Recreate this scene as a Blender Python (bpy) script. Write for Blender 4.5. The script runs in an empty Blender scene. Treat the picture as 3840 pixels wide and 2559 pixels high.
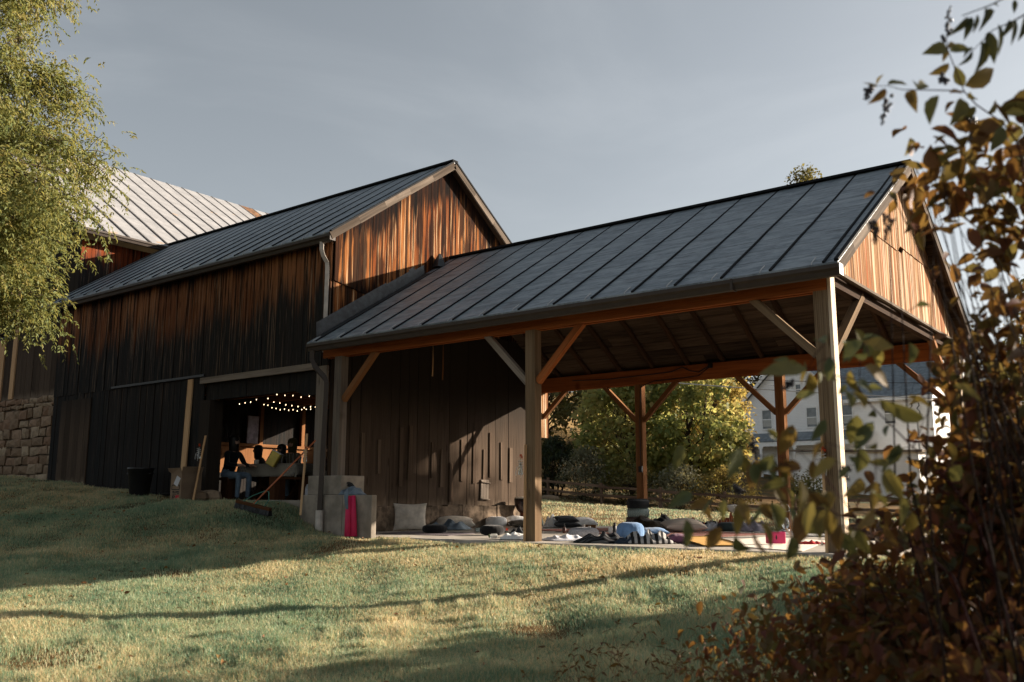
import bpy, bmesh, math, random
import numpy as np
from mathutils import Vector, Matrix
rng = np.random.default_rng(7)
random.seed(7)
scn = bpy.context.scene
COL = scn.collection
R = math.radians

# ------------------------------------------------------------------ node helpers
class NT:
    def __init__(s, name):
        s.mat = bpy.data.materials.new(name); s.mat.use_nodes = True
        s.t = s.mat.node_tree; s.t.nodes.clear()
        s.out = s.t.nodes.new('ShaderNodeOutputMaterial')
    def n(s, typ, _props=None, **ins):
        nd = s.t.nodes.new('ShaderNode' + typ)
        for k, v in (_props or {}).items(): setattr(nd, k, v)
        for k, v in ins.items():
            s.put(nd.inputs[k.replace('_', ' ')], v)
        return nd
    def put(s, sock, v):
        if isinstance(v, bpy.types.NodeSocket): s.t.links.new(v, sock)
        elif isinstance(v, (tuple, list)) and len(v) == 3 and sock.type == 'RGBA': sock.default_value = (*v, 1)
        else: sock.default_value = v
    def math(s, op, a, b=0.0, clamp=False):
        nd = s.t.nodes.new('ShaderNodeMath'); nd.operation = op; nd.use_clamp = clamp
        s.put(nd.inputs[0], a); s.put(nd.inputs[1], b); return nd.outputs[0]
    def vm(s, op, a, b):
        nd = s.t.nodes.new('ShaderNodeVectorMath'); nd.operation = op
        s.put(nd.inputs[0], a); s.put(nd.inputs[1], b); return nd.outputs[0]
    def mix(s, f, a, b, mode='MIX'):
        nd = s.t.nodes.new('ShaderNodeMix'); nd.data_type = 'RGBA'; nd.blend_type = mode
        s.put(nd.inputs[0], f); s.put(nd.inputs[6], a); s.put(nd.inputs[7], b); return nd.outputs[2]
    def sm(s, v, lo, hi):
        nd = s.t.nodes.new('ShaderNodeMapRange'); nd.interpolation_type = 'SMOOTHSTEP'
        s.put(nd.inputs[0], v); s.put(nd.inputs[1], lo); s.put(nd.inputs[2], hi); return nd.outputs[0]
    def attr(s, name, out=2):
        nd = s.t.nodes.new('ShaderNodeAttribute'); nd.attribute_name = name; return nd.outputs[out]
    def obj(s):
        return s.t.nodes.new('ShaderNodeTexCoord').outputs['Object']
    def pos(s):
        return s.t.nodes.new('ShaderNodeNewGeometry').outputs['Position']
    def noise(s, vec, scale=1., detail=4., rough=.55, dist=0.):
        nd = s.n('TexNoise', Vector=vec, Scale=scale, Detail=detail, Roughness=rough, Distortion=dist)
        return nd.outputs[0]
    def bump(s, h, strength=.3, dist=.01):
        return s.n('Bump', Height=h, Strength=strength, Distance=dist).outputs[0]
    def bsdf(s, color, rough=.8, spec=.3, metal=0., normal=None, **kw):
        b = s.n('BsdfPrincipled')
        s.put(b.inputs['Base Color'], color); s.put(b.inputs['Roughness'], rough)
        s.put(b.inputs['Specular IOR Level'], spec); s.put(b.inputs['Metallic'], metal)
        if normal is not None: s.put(b.inputs['Normal'], normal)
        for k, v in kw.items(): s.put(b.inputs[k.replace('_', ' ')], v)
        s.t.links.new(b.outputs[0], s.out.inputs[0]); return b

def plain(name, color, rough=.8, spec=.3, metal=0., var=.25, scale=6., bump=.0, bscale=40.):
    m = NT(name); p = m.obj(); n = m.noise(p, scale, 5.)
    c2 = tuple(c * (1 - var) for c in color); c1 = tuple(min(1, c * (1 + var)) for c in color)
    nm = m.bump(m.noise(p, bscale, 4.), bump, .01) if bump else None
    m.bsdf(m.mix(m.sm(n, .3, .7), c2, c1), rough, spec, metal, nm)
    return m.mat

def wood(name, dark, mid, light, dt_char=None, rough=.85, grain=1., knots=.6, foot=None):
    """timber read along its own grain: attribute gc = (across, depth, along), rnd = per board, dt = metres below the top, db = above the bottom"""
    m = NT(name)
    rnd = m.attr('rnd')
    gc = m.vm('ADD', m.attr('gc', 1), m.vm('MULTIPLY', m.n('CombineXYZ', X=rnd, Y=rnd, Z=rnd).outputs[0], (31., 17., 43.)))
    fine = m.noise(m.vm('MULTIPLY', gc, (70. * grain, 70. * grain, 1.6)), 1., 3.)
    streak = m.noise(m.vm('MULTIPLY', gc, (16., 16., .7)), 1., 4., .6)
    big = m.noise(m.vm('MULTIPLY', gc, (4., 4., .45)), 1., 4.)
    ring = m.n('TexWave', {'wave_type': 'BANDS', 'bands_direction': 'X'}, Vector=m.vm('MULTIPLY', gc, (16., 8., .55)), Scale=1., Distortion=7., Detail=2., Detail_Scale=.7).outputs[0]
    vo = m.n('TexVoronoi', {'feature': 'F1'}, Vector=m.vm('MULTIPLY', gc, (6., 1., 1.5)), Scale=1.).outputs[0]
    knot = m.math('SUBTRACT', 1., m.sm(vo, .05, .17))
    tone = m.math('ADD', m.math('MULTIPLY', streak, .75), m.math('ADD', m.math('MULTIPLY', rnd, .35), m.math('MULTIPLY', big, .45)))
    c = m.mix(m.sm(tone, .45, 1.05), mid, light)
    c = m.mix(m.math('MULTIPLY', m.sm(fine, .50, .72), .55), c, dark)
    c = m.mix(m.math('MULTIPLY', m.sm(ring, .55, .95), .35), c, dark)
    c = m.mix(m.math('MULTIPLY', knot, knots), c, dark)
    if dt_char:
        c = dt_char(m, c, gc, rnd, streak, big, fine, knot)
    nm = m.bump(m.math('ADD', fine, m.math('MULTIPLY', streak, .8)), .5, .006)
    m.bsdf(c, .95, .07, 0., nm)
    return m.mat

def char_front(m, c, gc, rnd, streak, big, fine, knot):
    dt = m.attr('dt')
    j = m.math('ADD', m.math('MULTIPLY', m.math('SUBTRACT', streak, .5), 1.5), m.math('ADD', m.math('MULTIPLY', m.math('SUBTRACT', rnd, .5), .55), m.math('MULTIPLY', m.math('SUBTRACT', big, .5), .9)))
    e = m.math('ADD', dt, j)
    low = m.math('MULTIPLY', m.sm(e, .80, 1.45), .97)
    top = m.math('SUBTRACT', 1., m.sm(m.math('ADD', dt, m.math('MULTIPLY', j, .35)), .12, .50))  # black band under the eave: soffit shade painted in, together with weathering
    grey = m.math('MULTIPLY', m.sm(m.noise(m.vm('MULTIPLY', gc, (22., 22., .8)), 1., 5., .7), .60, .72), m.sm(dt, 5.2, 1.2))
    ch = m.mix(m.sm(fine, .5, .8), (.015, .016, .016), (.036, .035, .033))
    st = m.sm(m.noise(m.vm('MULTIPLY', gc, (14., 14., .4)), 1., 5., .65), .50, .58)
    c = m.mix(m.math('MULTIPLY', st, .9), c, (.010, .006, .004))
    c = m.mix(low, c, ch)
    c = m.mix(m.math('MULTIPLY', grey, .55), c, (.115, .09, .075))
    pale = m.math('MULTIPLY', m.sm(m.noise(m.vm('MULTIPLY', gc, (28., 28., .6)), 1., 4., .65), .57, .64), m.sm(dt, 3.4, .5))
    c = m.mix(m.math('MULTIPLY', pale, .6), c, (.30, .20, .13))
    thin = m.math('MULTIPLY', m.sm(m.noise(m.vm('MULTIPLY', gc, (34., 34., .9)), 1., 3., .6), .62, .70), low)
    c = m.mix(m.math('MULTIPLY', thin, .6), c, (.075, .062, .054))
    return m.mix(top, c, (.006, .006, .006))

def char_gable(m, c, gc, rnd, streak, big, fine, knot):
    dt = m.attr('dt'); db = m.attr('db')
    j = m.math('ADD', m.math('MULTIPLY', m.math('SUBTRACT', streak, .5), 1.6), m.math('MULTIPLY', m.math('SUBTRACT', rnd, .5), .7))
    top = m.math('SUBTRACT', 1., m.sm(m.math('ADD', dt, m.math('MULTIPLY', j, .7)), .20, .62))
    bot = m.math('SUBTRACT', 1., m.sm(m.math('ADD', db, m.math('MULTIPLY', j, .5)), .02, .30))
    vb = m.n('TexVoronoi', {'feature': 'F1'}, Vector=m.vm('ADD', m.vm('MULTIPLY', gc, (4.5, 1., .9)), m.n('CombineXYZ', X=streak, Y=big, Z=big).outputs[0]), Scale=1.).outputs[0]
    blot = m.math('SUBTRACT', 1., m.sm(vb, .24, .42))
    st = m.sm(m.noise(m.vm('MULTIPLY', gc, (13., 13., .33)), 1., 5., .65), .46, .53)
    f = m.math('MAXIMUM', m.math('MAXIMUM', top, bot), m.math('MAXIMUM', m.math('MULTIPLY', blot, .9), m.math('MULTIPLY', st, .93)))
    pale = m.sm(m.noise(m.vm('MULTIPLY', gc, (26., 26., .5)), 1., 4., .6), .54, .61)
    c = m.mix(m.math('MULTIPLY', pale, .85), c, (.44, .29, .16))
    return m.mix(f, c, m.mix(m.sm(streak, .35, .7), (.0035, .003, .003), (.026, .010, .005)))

def char_pav(m, c, gc, rnd, streak, big, fine, knot):
    dt = m.attr('dt')
    st = m.sm(m.noise(m.vm('MULTIPLY', gc, (20., 20., .4)), 1., 5., .65), .49, .57)
    red = m.sm(m.noise(m.vm('MULTIPLY', gc, (15., 15., .3)), 1., 3.), .54, .62)
    pale = m.sm(m.noise(m.vm('MULTIPLY', gc, (23., 23., .35)), 1., 3.), .54, .60)
    c = m.mix(m.math('MULTIPLY', red, .8), c, (.26, .065, .018))
    c = m.mix(m.math('MULTIPLY', st, .72), c, (.060, .026, .014))
    return m.mix(m.math('MULTIPLY', pale, .75), c, (.55, .42, .30))

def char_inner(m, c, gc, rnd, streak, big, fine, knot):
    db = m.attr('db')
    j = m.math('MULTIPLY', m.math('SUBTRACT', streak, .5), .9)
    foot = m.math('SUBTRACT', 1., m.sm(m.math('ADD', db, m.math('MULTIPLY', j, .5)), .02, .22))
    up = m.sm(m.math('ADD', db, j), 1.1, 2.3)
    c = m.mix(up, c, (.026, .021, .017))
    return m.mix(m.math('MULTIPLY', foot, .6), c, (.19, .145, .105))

M = {}
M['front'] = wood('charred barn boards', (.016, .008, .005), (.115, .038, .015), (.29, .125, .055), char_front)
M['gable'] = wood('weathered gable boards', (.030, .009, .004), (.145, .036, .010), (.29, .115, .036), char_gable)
M['pavgable'] = wood('streaked gable boards', (.05, .022, .010), (.23, .105, .042), (.38, .23, .115), char_pav)
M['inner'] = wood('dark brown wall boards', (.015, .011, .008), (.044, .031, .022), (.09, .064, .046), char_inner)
M['batten'] = wood('weathered batten', (.022, .015, .011), (.07, .048, .034), (.125, .09, .065))
M['oldgrey'] = wood('grey weathered board', (.05, .04, .03), (.13, .105, .085), (.24, .20, .165))
M['beam'] = wood('orange stained beam', (.085, .024, .008), (.215, .063, .018), (.32, .105, .034), knots=.8)
M['beamdark'] = wood('dark rafters', (.012, .008, .006), (.035, .021, .014), (.07, .04, .024))
M['deck'] = wood('roof deck underside', (.007, .005, .004), (.018, .013, .010), (.11, .078, .055))
M['post'] = wood('treated post timber', (.07, .042, .023), (.155, .104, .062), (.225, .160, .100), knots=.7)
M['pine'] = wood('fresh pine plank', (.25, .13, .06), (.46, .27, .135), (.56, .37, .21))
M['sunply'] = wood('sun pale post ply', (.30, .20, .12), (.62, .50, .37), (.72, .60, .46))  # sunward ply of the posts, made paler to put sun brightness into its colour
M['brace'] = wood('brown brace timber', (.07, .028, .012), (.17, .075, .032), (.26, .125, .055))
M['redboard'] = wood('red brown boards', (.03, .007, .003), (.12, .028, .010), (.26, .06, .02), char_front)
M['rake'] = wood('grey rake board', (.025, .019, .014), (.075, .058, .045), (.165, .132, .105))
M['fence'] = wood('split rail', (.05, .03, .02), (.14, .085, .055), (.24, .16, .11))
M['bench'] = wood('bench timber', (.02, .008, .004), (.06, .024, .011), (.09, .04, .018))

def metal_black():
    m = NT('black painted metal roofing'); p = m.obj()
    gc = m.attr('gc', 1)
    n = m.noise(m.vm('MULTIPLY', gc, (1., 1., 2.6)), 1.6, 4., .6)
    n2 = m.noise(gc, 7., 5., .65)
    wv = m.noise(m.vm('MULTIPLY', gc, (1.2, 1., 5.)), 1., 3.)
    sep = m.n('SeparateXYZ', Vector=gc)
    rust = m.sm(m.noise(gc, .9, 4.), .62, .78)
    joint = m.math('PINGPONG', m.math('ADD', sep.outputs[2], m.math('MULTIPLY', n2, .012)), .23)
    jl = m.math('SUBTRACT', 1., m.sm(joint, .0, .014))
    c = m.mix(m.sm(n2, .3, .75), (.082, .106, .125), (.185, .222, .25))
    c = m.mix(m.math('MULTIPLY', rust, .35), c, (.035, .018, .014))
    c = m.mix(m.math('MULTIPLY', jl, .8), c, (.010, .012, .014))
    mott = m.sm(m.noise(m.vm('MULTIPLY', gc, (1.3, 1., 4.2)), 1.1, 6., .7, .8), .42, .64)
    c = m.mix(m.math('MULTIPLY', mott, .6), c, (.25, .288, .312))
    dk = m.sm(m.noise(m.vm('MULTIPLY', gc, (.8, 1., 2.6)), 1.7, 5., .7), .56, .70)
    c = m.mix(m.math('MULTIPLY', dk, .65), c, (.030, .038, .046))
    h = m.math('ADD', m.math('ADD', n, m.math('MULTIPLY', wv, .8)), m.math('MULTIPLY', jl, -.15))
    m.bsdf(c, m.math('ADD', .36, m.math('MULTIPLY', n2, .25)), .6, 0., m.bump(h, .8, .07))
    return m.mat
M['black'] = metal_black()
def metal_white():
    m = NT('white painted metal roofing'); gc = m.attr('gc', 1)
    n2 = m.noise(gc, 2.2, 5., .65); stain = m.sm(m.noise(m.vm('MULTIPLY', gc, (1., 1., 2.)), 1.15, 4.), .63, .70)
    c = m.mix(m.sm(n2, .3, .75), (.22, .22, .225), (.32, .317, .32))
    c = m.mix(m.math('MULTIPLY', stain, .8), c, (.34, .24, .155))
    m.bsdf(c, .6, .3, 0., m.bump(n2, .2, .03)); return m.mat
M['white_metal'] = metal_white()
M['seam'] = plain('black seam metal', (.012, .013, .015), .85, .12)
M['seamgrey'] = plain('grey seam metal', (.075, .072, .072), .7, .3)
M['rustmetal'] = plain('rusty roofing', (.16, .085, .045), .8, .2, var=.5)
M['gutter'] = plain('brown gutter metal', (.050, .039, .032), .6, .2, var=.1)
M['strap'] = plain('galvanised strap', (.40, .40, .40), .6, .3, .3, var=.1)
M['flash'] = plain('lead flashing', (.022, .026, .029), .5, .5, .2, var=.5, scale=9., bump=.4, bscale=14.)
M['whitepaint'] = plain('white paint', (.78, .78, .76), .6, .3, var=.06)
M['whitemetal'] = plain('white pvc pipe', (.44, .39, .34), .5, .3, var=.2)
M['concrete'] = plain('concrete block', (.25, .215, .175), .92, .15, var=.28, scale=3.5, bump=.35, bscale=30.)
M['slab'] = plain('concrete slab', (.36, .325, .28), .9, .15, var=.2, scale=2.5, bump=.2, bscale=30.)
M['earth'] = plain('earth render', (.15, .112, .08), .95, .1, var=.5, scale=7., bump=.8, bscale=18.)
M['iron'] = plain('dark iron', (.018, .017, .016), .6, .4)
M['rubber'] = plain('black plastic', (.012, .012, .013), .45, .4)
def cloth(name, color, var=.18, rough=.95, scale=9.):
    m = NT(name); p = m.obj()
    n = m.noise(p, scale, 5.); w = m.noise(p, 240., 2.)
    c = m.mix(m.sm(n, .3, .7), tuple(x * (1 - var) for x in color), tuple(x * (1 + var) for x in color))
    m.bsdf(c, rough, .1, 0., m.bump(m.math('ADD', w, m.math('MULTIPLY', n, 2.)), .35, .006), Sheen_Weight=.15); return m.mat
def striped(name, cols, scale=22., axis=0):
    m = NT(name); s = m.n('SeparateXYZ', Vector=m.obj()).outputs[axis]
    rp = m.n('ValToRGB'); rp.color_ramp.interpolation = 'CONSTANT'
    e = rp.color_ramp.elements
    while len(e) < len(cols): e.new(.5)
    for i, c in enumerate(cols): e[i].position = i / len(cols); e[i].color = (*c, 1)
    m.put(rp.inputs[0], m.math('FRACT', m.math('ADD', m.math('MULTIPLY', s, scale), 50.)))
    m.bsdf(rp.outputs[0], .95, .1, 0., m.bump(m.noise(m.obj(), 60.), .3, .005)); return m.mat
def patterned(name, a, b, scale=14., thr=.5):
    m = NT(name); p = m.obj()
    vo = m.n('TexVoronoi', {'feature': 'F1', 'distance': 'MANHATTAN'}, Vector=p, Scale=scale, Randomness=.25).outputs[0]
    f = m.sm(m.math('PINGPONG', vo, .16), .05, .10)
    m.bsdf(m.mix(f, a, b), .95, .1, 0., m.bump(m.noise(p, 60.), .3, .005)); return m.mat
M['beige'] = cloth('beige canvas', (.60, .54, .46)); M['beige2'] = cloth('beige linen', (.62, .54, .44))
M['whitecloth'] = cloth('white cotton', (.82, .80, .77), .08); M['offwhite'] = cloth('cream cotton', (.76, .69, .60), .1)
M['blackcloth'] = cloth('black cotton', (.010, .010, .011)); M['charcoal'] = cloth('charcoal cotton', (.03, .031, .033))
M['bluegrey'] = cloth('blue grey wool', (.12, .155, .19)); M['blue'] = cloth('blue cotton', (.13, .23, .40))
M['navy'] = cloth('navy cotton', (.022, .034, .055)); M['speckle'] = cloth('grey speckled wool', (.36, .35, .36), .35, scale=90.)
M['purple'] = cloth('mauve cotton', (.18, .075, .125)); M['lilac'] = cloth('grey lilac throw', (.30, .27, .31), .3)
M['camo'] = cloth('dark olive camouflage', (.030, .022, .013), .7, scale=7.); M['brownq'] = patterned('brown quilt', (.075, .047, .034), (.19, .135, .105), 9.)
M['greengrey'] = cloth('grey green cotton', (.042, .058, .058)); M['teal'] = cloth('teal mat', (.03, .085, .085))
M['pinkmat'] = plain('pink foam mat', (.50, .016, .075), .6, .3, var=.12); M['pinkblock'] = plain('pink foam block', (.58, .055, .155), .7, .2, var=.1)
M['yellowmat'] = plain('yellow foam mat', (.60, .34, .10), .75, .2, var=.1); M['redcloth'] = cloth('red strap', (.40, .012, .016))
M['orangeplaid'] = striped('orange plaid blanket', [(.36, .07, .03), (.42, .13, .07), (.30, .045, .02), (.5, .3, .2)], 16.)
M['serape'] = striped('bright striped blanket', [(.5, .03, .03), (.7, .68, .64), (.03, .12, .18), (.05, .25, .28), (.55, .5, .45), (.02, .03, .05), (.55, .12, .04)], 5.)
M['bwstripe'] = striped('black and white stripe', [(.02, .02, .02), (.35, .34, .33)], 13.)
M['greystripe'] = striped('dark striped throw', [(.012, .012, .013), (.05, .05, .055), (.014, .014, .015), (.09, .09, .09)], 11., 1)
M['whitestripe'] = striped('cream ticking', [(.60, .52, .44), (.57, .49, .41), (.5, .42, .35)], 20., 1)
M['folk'] = patterned('folk pattern blanket', (.25, .19, .16), (.06, .03, .03), 16.)
M['mint'] = patterned('mint and white blanket', (.58, .60, .56), (.16, .27, .25), 11.)
M['darkpat'] = patterned('black patterned cushion', (.012, .012, .012), (.19, .155, .115), 16.)
M['rugred'] = patterned('red patterned rug', (.22, .025, .02), (.20, .16, .13), 8.)
M['rugdark'] = patterned('dark patterned rug', (.06, .045, .055), (.22, .19, .2), 12.)
M['greymat'] = cloth('grey mat', (.19, .185, .18)); M['cream'] = cloth('cream mat', (.64, .56, .45), .08)
M['sheep'] = cloth('white fleece', (.58, .58, .62), .12)
M['tablecloth'] = patterned('diamond pattern tablecloth', (.33, .30, .25), (.10, .09, .078), 9.)
M['jean'] = cloth('blue denim', (.13, .18, .24)); M['skin'] = plain('skin', (.42, .25, .18), .6, .3, var=.08)
M['hair'] = plain('dark hair', (.012, .009, .007), .5, .4); M['boot'] = plain('dark boot', (.02, .017, .015), .6)
M['jacket'] = cloth('black jacket', (.008, .009, .011)); M['plaid'] = striped('olive plaid sweater', [(.085, .07, .03), (.16, .14, .11), (.06, .05, .025), (.3, .28, .25)], 12.)
M['tealknit'] = cloth('teal knit', (.07, .115, .12)); M['burgundy'] = cloth('burgundy fleece', (.06, .015, .022)); M['olive'] = cloth('olive cotton', (.07, .06, .02))
M['cardboard'] = plain('cardboard', (.215, .15, .10), .9, .1, var=.1); M['ink'] = plain('black ink', (.02, .02, .02)); M['redink'] = plain('red ink', (.35, .02, .03)); M['paper'] = plain('white paper', (.5, .5, .52), var=.05)
M['orangehandle'] = plain('orange broom handle', (.36, .10, .035), .5, .4); M['greenmetal'] = plain('green painted steel', (.05, .20, .15), .5, .4)
M['drumwood'] = plain('red brown drum wood', (.115, .038, .022), .4, .45, var=.4, scale=20.); M['drumdark'] = plain('dark drum bowl', (.035, .012, .008), .35, .5, var=.4, scale=25.)
M['hide'] = plain('drum skin', (.55, .5, .42), .6); M['chrome'] = plain('chrome', (.7, .7, .7), .2, .5, 1., var=.05)
M['propane'] = plain('grey painted cylinder', (.24, .245, .25), .45, .4, var=.1); M['labelp'] = plain('printed label', (.33, .33, .36), .7, var=.3, scale=60.)
M['petal'] = plain('orange petals', (.62, .085, .018), .7, var=.25, scale=60.); M['stem'] = plain('green stem', (.07, .10, .03), .7)
M['yellowbag'] = plain('yellow glossy side', (.62, .48, .09), .4, .4, var=.2); M['pinkbag'] = plain('pink printed side', (.5, .17, .2), .5, .3, var=.5, scale=18.)
M['string'] = plain('white string', (.55, .53, .5))
def glass():
    m = NT('clear glass'); m.bsdf((.85, .9, .92), .06, .5, 0., None, Transmission_Weight=.85, IOR=1.35, Alpha=.75); return m.mat
M['glass'] = glass()
M['pane'] = plain('window glass', (.10, .11, .115), .12, .6, var=.5, scale=1.5)
M['blind'] = plain('window blind', (.40, .40, .37), .6, var=.1)
def siding():
    m = NT('white clapboard'); p = m.obj(); z = m.n('SeparateXYZ', Vector=p).outputs[2]
    f = m.math('FRACT', m.math('MULTIPLY', z, 8.5))
    n = m.noise(p, 1.5, 5.)
    c = m.mix(m.sm(n, .35, .75), (.84, .84, .83), (.90, .90, .89))
    c = m.mix(m.math('SUBTRACT', 1., m.sm(f, .0, .14)), c, (.45, .45, .45))
    m.bsdf(c, .7, .2, 0., m.bump(f, .5, .02)); return m.mat
M['siding'] = siding()
def bulb():
    m = NT('warm bulb'); e = m.n('Emission', Color=(1., .72, .42), Strength=2.2); m.t.links.new(e.outputs[0], m.out.inputs[0]); return m.mat
M['bulb'] = bulb()
def stone():
    m = NT('field stone'); p = m.obj(); r = m.attr('rnd'); n = m.noise(p, 9., 6., .65)
    c = m.mix(r, (.17, .112, .070), (.34, .262, .178)); c = m.mix(m.math('MULTIPLY', m.sm(m.math('FRACT', m.math('MULTIPLY', r, 7.3)), .6, .75), .45), c, (.22, .12, .075))
    c = m.mix(m.math('MULTIPLY', m.sm(n, .45, .75), .5), c, (.09, .065, .05))
    m.bsdf(c, .95, .1, 0., m.bump(n, .8, .03)); return m.mat
M['stone'] = stone(); M['mortar'] = plain('lime mortar', (.12, .09, .065), .95, .1, var=.4, bump=.6)

def leafmat(name, cols, trans=.4, rough=.6):
    m = NT(name); r = m.attr('rnd')
    rp = m.n('ValToRGB'); e = rp.color_ramp.elements
    while len(e) < len(cols): e.new(.5)
    for i, c in enumerate(cols): e[i].position = i / max(1, len(cols) - 1); e[i].color = (*c, 1)
    m.put(rp.inputs[0], r)
    c = m.mix(m.math('MULTIPLY', m.noise(m.obj(), 55., 3.), .55), rp.outputs[0], tuple(.45 * v for v in cols[0]))
    b = m.n('BsdfPrincipled'); m.put(b.inputs['Base Color'], c); m.put(b.inputs['Roughness'], rough); m.put(b.inputs['Specular IOR Level'], .3)
    t = m.n('BsdfTranslucent'); m.put(t.inputs[0], m.mix(.35, c, (.30, .22, .03)))
    mx = m.n('MixShader'); m.put(mx.inputs[0], trans); m.t.links.new(b.outputs[0], mx.inputs[1]); m.t.links.new(t.outputs[0], mx.inputs[2])
    m.t.links.new(mx.outputs[0], m.out.inputs[0]); return m.mat
M['bark'] = plain('bark', (.06, .045, .033), .95, .1, var=.4, scale=12., bump=.8)
M['twig'] = plain('twig', (.022, .014, .011), .9, .1)
M['redstem'] = plain('red pokeweed stem', (.035, .009, .012), .8, .1)
M['berry'] = plain('dark berries', (.012, .008, .014), .3, .5)

def grassmat(name, blade):
    m = NT(name); p = m.pos()
    big = m.noise(p, .30, 4., .6); mid = m.noise(p, 1.3, 4., .6); sml = m.noise(p, 9., 3., .6)
    green = m.mix(m.sm(mid, .3, .7), (.155, .265, .155), (.30, .405, .24))
    straw = m.mix(m.sm(mid, .3, .7), (.58, .41, .20), (.74, .58, .33))
    v = m.math('ADD', m.math('MULTIPLY', big, 1.1), m.math('ADD', m.math('MULTIPLY', mid, .55), m.math('MULTIPLY', sml, .10)))
    if blade:
        r = m.attr('rnd')
        v = m.math('ADD', v, m.math('MULTIPLY', m.math('SUBTRACT', r, .5), .5))
        c = m.mix(m.sm(v, .79, 1.15), green, straw)
        c = m.mix(m.math('MULTIPLY', m.sm(m.math('FRACT', m.math('MULTIPLY', r, 9.7)), .80, .9), .6), c, (.66, .56, .36))
        b = m.n('BsdfPrincipled'); m.put(b.inputs['Base Color'], c); m.put(b.inputs['Roughness'], .5); m.put(b.inputs['Specular IOR Level'], .4)
        t = m.n('BsdfTranslucent'); m.put(t.inputs[0], c)
        mx = m.n('MixShader'); m.put(mx.inputs[0], .5); m.t.links.new(b.outputs[0], mx.inputs[1]); m.t.links.new(t.outputs[0], mx.inputs[2])
        m.t.links.new(mx.outputs[0], m.out.inputs[0])
    else:
        y = m.n('SeparateXYZ', Vector=p).outputs[1]
        c = m.mix(m.sm(v, .62, 1.0), (.045, .056, .030), (.16, .095, .038))
        c = m.mix(m.math('MULTIPLY', m.sm(m.math('ADD', y, m.math('MULTIPLY', big, 8.)), 40., 50.), m.sm(m.n('SeparateXYZ', Vector=p).outputs[0], -19., -26.)), c, m.mix(sml, (.30, .19, .07), (.50, .34, .15)))
        m.bsdf(c, .95, .1, 0., m.bump(m.noise(p, 28., 5., .7), .9, .05))
    return m.mat
M['ground'] = grassmat('lawn soil', False); M['blade'] = grassmat('grass blades', True)
# ------------------------------------------------------------------ mesh helpers
def tag(o, label=None, cat=None, group=None, kind=None):
    if label: o['label'] = label
    if cat: o['category'] = cat
    if group: o['group'] = group
    if kind: o['kind'] = kind
    return o
def empty(name, loc=(0, 0, 0), rz=0., label=None, cat=None, group=None):
    o = bpy.data.objects.new(name, None); COL.objects.link(o); o.location = loc; o.rotation_euler = (0, 0, rz)
    return tag(o, label, cat, group)
def copy_tree(o, parent=None):
    c = o.copy(); COL.objects.link(c); c.parent = parent
    for ch in o.children: copy_tree(ch, c)
    return c

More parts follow.
